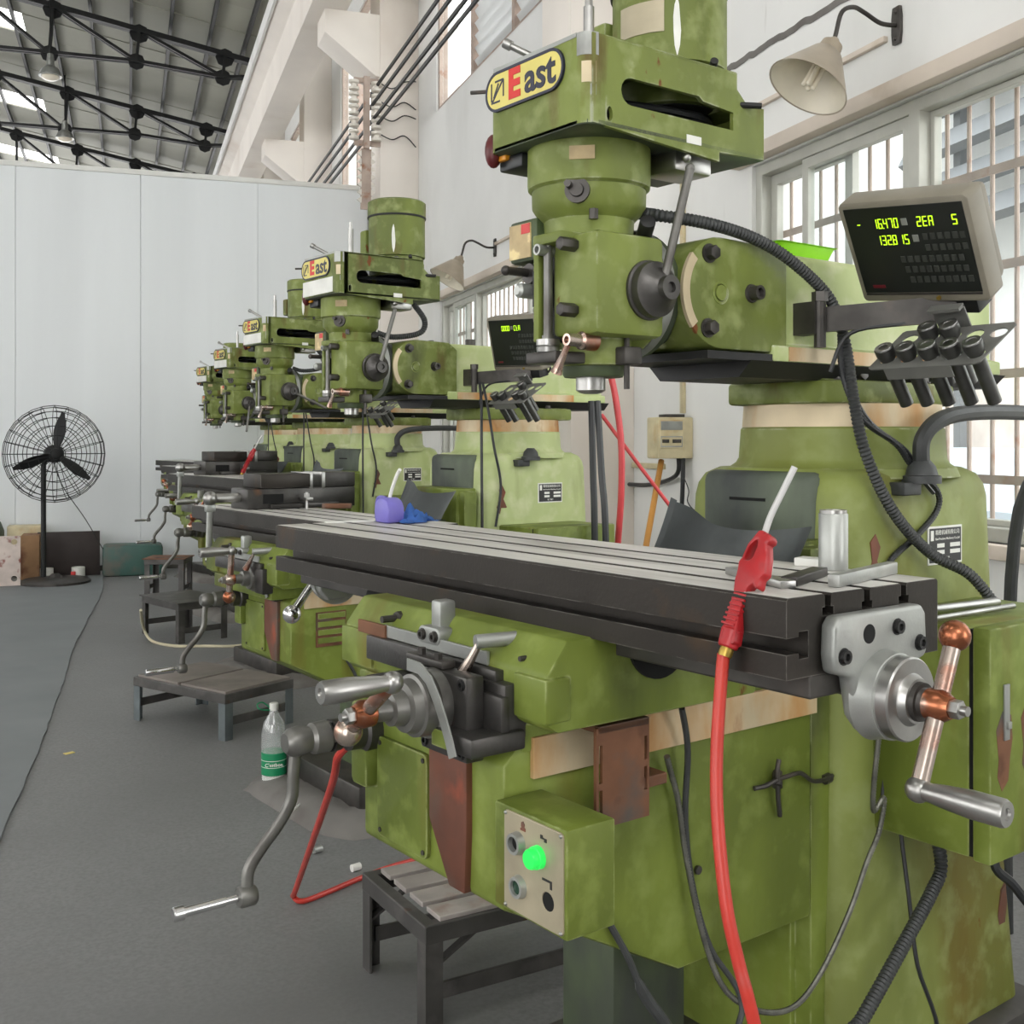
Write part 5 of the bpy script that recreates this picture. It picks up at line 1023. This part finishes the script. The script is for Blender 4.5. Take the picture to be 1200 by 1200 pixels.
# ---- pedestal fan
fb = PW(65, 684, z=0); fz = PW(68, 532, y=fb.y); fr = 57/FPX*(fb.y*_c+fb.x*_s)
t = thing('pedestal_fan', 'black pedestal fan with three blades in a wire cage', 'fan', (fb.x, fb.y, .0095), math.radians(14))
part('base', 'dark_metal', lambda g: g.lathe((0, 0, 0), (0, 0, 1), [(0, .29), (.02, .29), (.035, .26), (.05, .06), (.08, .03)], 40), t)
hz = fz.z-.0095
part('pole', 'truss_steel', lambda g: (g.cyl((-.08, .1, .03), (-.08, .1, hz-.09), .022, n=14), g.tube([(-.08, .1, hz-.1), (-.06, .1, hz-.06), (0, .1, hz-.05)], .018, n=8)), t)
part('motor', 'truss_steel', lambda g: g.lathe((0, .16, hz), (0, -1, 0), [(0, .04), (.02, .075), (.12, .08), (.15, .05), (.19, .045), (.2, .03)], 24), t)
def fcage(g, s_):
    for i in range(24):
        a_ = 2*PI*i/24; g.tube([(.05*math.cos(a_), s_*.105+.03, hz+.05*math.sin(a_)), (fr*.55*math.cos(a_), s_*.1+.03, hz+fr*.55*math.sin(a_)), (fr*.9*math.cos(a_), s_*.075+.03, hz+fr*.9*math.sin(a_)), (fr*math.cos(a_), .03, hz+fr*math.sin(a_))], .0028, n=4, sub=3)
    for f_, d_ in ((.16, 1), (.38, 1), (.58, .95), (.75, .85), (.88, .75), (.96, .4), (1, 0)):
        g.tube([(fr*f_*math.cos(2*PI*i/28), s_*.105*d_+.03, hz+fr*f_*math.sin(2*PI*i/28)) for i in range(28)], .0032, n=4, closed=True, raw=True)
part('front_guard', 'truss_steel', lambda g: fcage(g, -1), t); part('rear_guard', 'truss_steel', lambda g: fcage(g, 1), t)
for i, a_ in enumerate((80, 200, 322)):
    def blade(g):
        t_ = bmesh.new(); U = []; n = 10
        for j in range(n+1):
            u = j/n; r_ = .05+u*(fr*.86-.05); wd = .016+.036*math.sin(PI*min(1, u*1.05+.02))**.8; tw = math.radians(38-22*u)
            U.append([t_.verts.new((r_, c*math.sin(tw)*wd*1.0+.0, c*math.cos(tw)*wd)) for c in (-1, -.3, .4, 1)])
        for p_, q_ in zip(U, U[1:]):
            for j in range(3): t_.faces.new((p_[j], p_[j+1], q_[j+1], q_[j]))
        bmesh.ops.solidify(t_, geom=t_.faces[:], thickness=.004); g.add(t_)
    part('blade', 'truss_steel', blade, t, (0, .0, hz), (0, -math.radians(a_), 0), key='fanblade', smooth=60)
part('cord', 'pcv_black', lambda g: g.tube([(.0, .16, hz-.04), (.1, .18, hz-.3), (.3, .22, hz-.6), (.55, .3, .1), (.7, .5, .01)], .004, n=6), t)

# ---- clutter along the partition
def boxy(name, m, a, b_, yy, dep, label, cat, bev=.006, z_=0.0098):
    p = PW(a[0], a[1], y=yy); q = PW(b_[0], b_[1], y=yy)
    return tag(part(name, m, lambda g: g.b(0, q.x-p.x, 0, dep, 0, p.z-z_, bev), None, (p.x, yy, z_)), label, cat)
pt_ = PW(0, 640, y=10.35)
t = thing('flange_plate', 'stained white square plate with round corner holes, propped by the fan', 'plate', (pt_.x-.35, 10.4, .0098))
x1 = PW(24, 650, y=10.4).x-(pt_.x-.35); zt_ = PW(24, 628, y=10.4).z-.01
part('sheet', 'dirty_white_plate', lambda g: g.prism(rect(0, x1, 0, zt_), 'y', 0, .02, .002, holes=[circ(x1-.05, zt_-.05, .025, 14), circ(x1-.05, .06, .025, 14), circ(.06, zt_-.05, .025, 14)]), t, smooth=0)
boxy('carton', 'cardboard', (24, 628), (46, 628), 10.78, .3, 'brown cardboard carton between the white plate and dark sheet', 'carton')
boxy('block', 'ivory', (8, 617), (49, 617), 11.12, .22, 'pale yellowish block standing behind the carton', 'block')
boxy('steel_sheet', 'dark_plate', (44, 624), (117, 622), 10.98, .02, 'dark steel sheet leaning upright behind the fan', 'sheet', .002)
mb = boxy('electric_motor_case', 'teal_paint', (120, 640), (191, 640), 10.85, .3, 'teal painted steel case on the floor right of the dark sheet', 'case', .03, .0005)
for i, (a, b_) in enumerate(((55, 668), (92, 668))):
    p = PW(a, b_, y=10.9); t = thing('parts_tin', ['small white tin at the foot of the dark sheet', 'small white tin with a red lid part beside the fan'][i], 'tin', (p.x, 10.85, .0098))
    part('tin', 'plate_white', lambda g: g.lathe((0, 0, 0), (0, 0, 1), [(0, .055), (.004, .058), (.09, .058), (.094, .054)], 20), t)
    if i: part('red_tab', 'sign_red', lambda g: g.b(-.06, -.02, -.07, -.05, 0, .06, .004), t)
gcp = PW(-12, 610, y=11.0); t = thing('gas_cylinder', 'grey green gas cylinder standing by the partition', 'gas cylinder', (gcp.x, 11.1, .0098))
part('tank', 'gas_green', lambda g: g.lathe((0, 0, 0), (0, 0, 1), [(0, .1), (.02, .11), (.42, .11), (.5, .08), (.53, .03)], 28), t); part('valve', 'brass', lambda g: (g.cyl((0, 0, .52), (0, 0, .6), .015, n=10), g.cyl((-.03, 0, .58), (.03, 0, .58), .012, n=8)), t)

# ---- things fixed to the window wall
def wall_lamp(y, z, label):
    t = thing('wall_lamp', label, 'lamp', (WX, y, z), 0, 'gooseneck wall lamps')
    part('wall_plate', 'dark_metal', lambda g: (g.prism([(-.02, -.07), (.02, -.07), (.026, -.03), (.026, .03), (.02, .07), (-.02, .07), (-.026, .03), (-.026, -.03)], 'x', -.014, 0, .002), g.sph((-.014, 0, .05), .008, 8), g.sph((-.014, 0, -.05), .008, 8)), t, key='wlplate')
    part('arm', 'dark_metal', lambda g: g.tube([(-.01, 0, 0), (-.08, 0, .0), (-.15, 0, .03), (-.20, 0, .045), (-.25, 0, .02), (-.275, 0, -.06), (-.29, 0, -.11)], .0085, n=10), t, key='wlarm')
    ax = V(-.53, 0, -.848)
    part('socket', 'lamp_shade', lambda g: g.lathe((-.283, 0, -.09), ax, [(-.01, .014), (0, .022), (.012, .026), (.016, .04), (.055, .045), (.06, .046)], 24), t, key='wlsock')
    def shade(g):
        g.lathe((-.283, 0, -.09), ax, [(.05, .045), (.062, .06), (.21, .15), (.214, .152), (.212, .148), (.066, .057), (.056, .04)], 40)
    part('shade', 'lamp_shade', shade, t, key='wlshade')
    part('reflector', 'lamp_inside', lambda g: g.lathe((-.283, 0, -.09), ax, [(.06, .02), (.0665, .055), (.2115, .1465), (.2118, .1462), (.07, .052), (.064, .018)], 40), t, key='wlrefl')
    e1 = V(0, 1, 0); e2 = ax.cross(e1); o_ = V(-.283, 0, -.09)
    for i in range(4):
        a_ = i*PI/2+.6; c = o_+e1*(.018*math.cos(a_))+e2*(.018*math.sin(a_))
        part('lamp_tube', 'bulb_glass', lambda g: (g.cyl(c+ax*.06, c+ax*.205, .009, n=10), g.sph(c+ax*.205, .0092, 10)), t, key='wltube%d' % i)
wall_lamp(3.49, 2.82, 'beige gooseneck wall lamp with exposed bulb tubes, above the near window')
wall_lamp(8.34, 2.765, 'beige gooseneck wall lamp over the far window')
def trunk(pts, w, label, m='ivory'):
    a, b_ = pts; return tag(part('cable_trunking', m, lambda g: g.b(min(a[0], b_[0]), max(a[0], b_[0])+1e-4, min(a[1], b_[1])-w/2, max(a[1], b_[1])+w/2, min(a[2], b_[2])-w/2, max(a[2], b_[2])+w/2, .003), None), label, 'trunking')
trunk([(WX-.022, 3.56, 2.79), (WX-.001, 8.3, 2.79)], .022, 'beige cable trunking running between the two wall lamps', 'ledge')
jb = PW(785, 512, x=WX-.1)
trunk([(WX-.02, jb.y+.03, 1.42), (WX-.001, jb.y+.03, 2.77)], .035, 'cream upright cable trunking above the switch box')
trunk([(WX-.02, 5.42, 1.12), (WX-.001, 5.78, 1.12)], .03, 'short cream trunking running sideways below the switch box')
t = thing('switch_box', 'stained cream switch box on the wall with cables below', 'switch box', (WX, jb.y, jb.z))
part('case', 'ivory', lambda g: g.b(-.2, 0, -.065, .065, -.11, .10, .008), t); part('panel', 'ivory', lambda g: g.b(-.19, -.06, -.069, -.06, -.06, .088, .003), t)
part('breaker', 'dark_metal', lambda g: g.b(-.178, -.14, -.073, -.066, -.03, -.012, .001), t, key='brk1'); part('breaker', 'dark_metal', lambda g: g.b(-.12, -.072, -.073, -.066, -.03, -.012, .001), t, key='brk2')
part('breaker_frame', 'cast_grey', lambda g: g.prism(rect(-.186, -.064, -.052, .004), 'y', -.0705, -.068, holes=[rect(-.182, -.068, -.045, -.002)]), t, smooth=0)
part('window', 'cast_grey', lambda g: g.b(-.186, -.064, -.072, -.066, .035, .08, .001), t); part('top_cover', 'dark_metal', lambda g: g.b(-.14, -.04, -.05, .05, .1, .116, .003), t)
part('cable', 'pcv_black', lambda g: (g.tube([(-.05, .0, -.1), (-.05, .03, -.2), (-.04, .35, -.26), (-.03, .7, -.27)], .012, n=8)), t, key='sbc1')
part('cable', 'pcv_black', lambda g: g.tube([(-.05, -.05, -.1), (-.05, -.04, -.3), (-.05, .0, -.7), (-.04, .02, -1.2)], .012, n=8), t, key='sbc2')
part('loose_wire', 'pcv_black', lambda g: g.tube([(-.05, -.05, -.2), (-.04, -.09, -.27), (-.03, -.06, -.33), (-.02, -.11, -.37), (-.02, -.14, -.35)], .003, n=6), t)
a = PW(775, 540, x=WX-.14); b_ = PW(748, 690, x=WX-.45); d_ = (b_-a).normalized(); b_ = a+d_*((a.z-.004)/-d_.z)
tag(part('broom_handle', 'wood_orange', lambda g: g.cyl(a, b_, .0155, n=12), None), 'orange wooden pole leaning on the wall under the switch box', 'pole')
# hoses hanging behind the machines
tag(part('air_hose', 'pink_hose', lambda g: g.tube([PW(716, 440, x=1.75), PW(722, 470, x=1.76), PW(728, 520, x=1.77), PW(728, 580, x=1.77), PW(724, 640, x=1.77), PW(722, 700, x=1.77)]+[V(PW(722, 700, x=1.77).x, PW(722, 700, x=1.77).y, .01)], .0125, n=10), None), 'pinkish red hose hanging straight down behind the second milling machine', 'hose')
tag(part('air_hose', 'pink_hose', lambda g: g.tube([PW(705, 486, x=1.78), PW(745, 540, x=1.88), PW(800, 612, x=2.05), PW(840, 660, x=2.12), V(2.2, 3.6, .35), V(2.25, 3.5, .01)], .0075, n=10), None), 'thin red hose slanting across the wall below the switch box', 'hose')
for i, (px0, px1) in enumerate(((693, 697), (700, 710))):
    a = PW(px0, 470, x=1.6); b_ = PW(px1, 640, x=1.6); c = b_+(b_-a).normalized()*.1
    tag(part('power_cable', 'pcv_black', lambda g: g.tube([a, (a+b_)/2, b_, V(c.x, c.y, .01)], .013, n=8), None), ['black cable hanging plumb behind the second milling machine column', 'black cable hanging at a slant behind the second milling machine column'][i], 'cable')
# bus wires and their insulator rack on the pillar
lines = [PW(*p, y=10.74) for p in ((442, 100), (437, 122), (438, 139), (442, 146))]
for i, p in enumerate(lines):
    tag(part('overhead_wire', 'truss_steel', lambda g: g.tube([V(p.x, 3.0, p.z), V(p.x, 20, p.z)], .018, n=6, raw=True), None), 'thick dark overhead wire on the pillar insulators, %s' % ('the topmost', 'second from the top', 'third from the top', 'the lowest')[i], 'wire', 'overhead bus wires')
t = thing('insulator_rack', 'rusty steel rack with two columns of white spool insulators on the pillar corner', 'insulator rack', (2.2, 10.74, 4.45))
part('back_plate', 'bar_paint', lambda g: (g.b(-.03, .03, .0, .05, -.36, .34), g.b(-.12, .14, .03, .06, .28, .33), g.b(-.12, .14, .03, .06, -.33, -.28)), t, smooth=0)
for cx in (-.13, .09):
    for i in range(5):
        part('insulator', 'insulator', lambda g: g.lathe((0, 0, 0), (0, 0, 1), [(-.05, .03), (-.045, .05), (-.02, .05), (-.012, .028), (.012, .028), (.02, .05), (.045, .05), (.05, .03)], 16), t, (cx, 0, .24-.12*i), key='insul')
for cx, sx_ in ((-.05, -1), (.045, 1)):
    for i in range(7): part('bracket_tooth', 'insulator', lambda g: g.prism([(0, 0), (sx_*.045, .03), (0, .06)], 'y', 0, .03), t, (cx, .02, -.44-.075*i), key='tooth%d' % sx_, smooth=0)
part('lower_bar', 'bar_paint', lambda g: g.b(-.055, .05, .03, .06, -.95, -.36), t, smooth=0)
for i, (z_, dz) in enumerate(((.3, .05), (.12, -.05), (-.02, .0), (-.2, -.1))):
    part('lead_wire', 'truss_steel', lambda g: g.tube([(.1, 0, z_), (.25, .03, z_-.05), (.38, .04, z_+.02+dz*.2), (.5, .05, z_+dz)], .006, n=5), t)
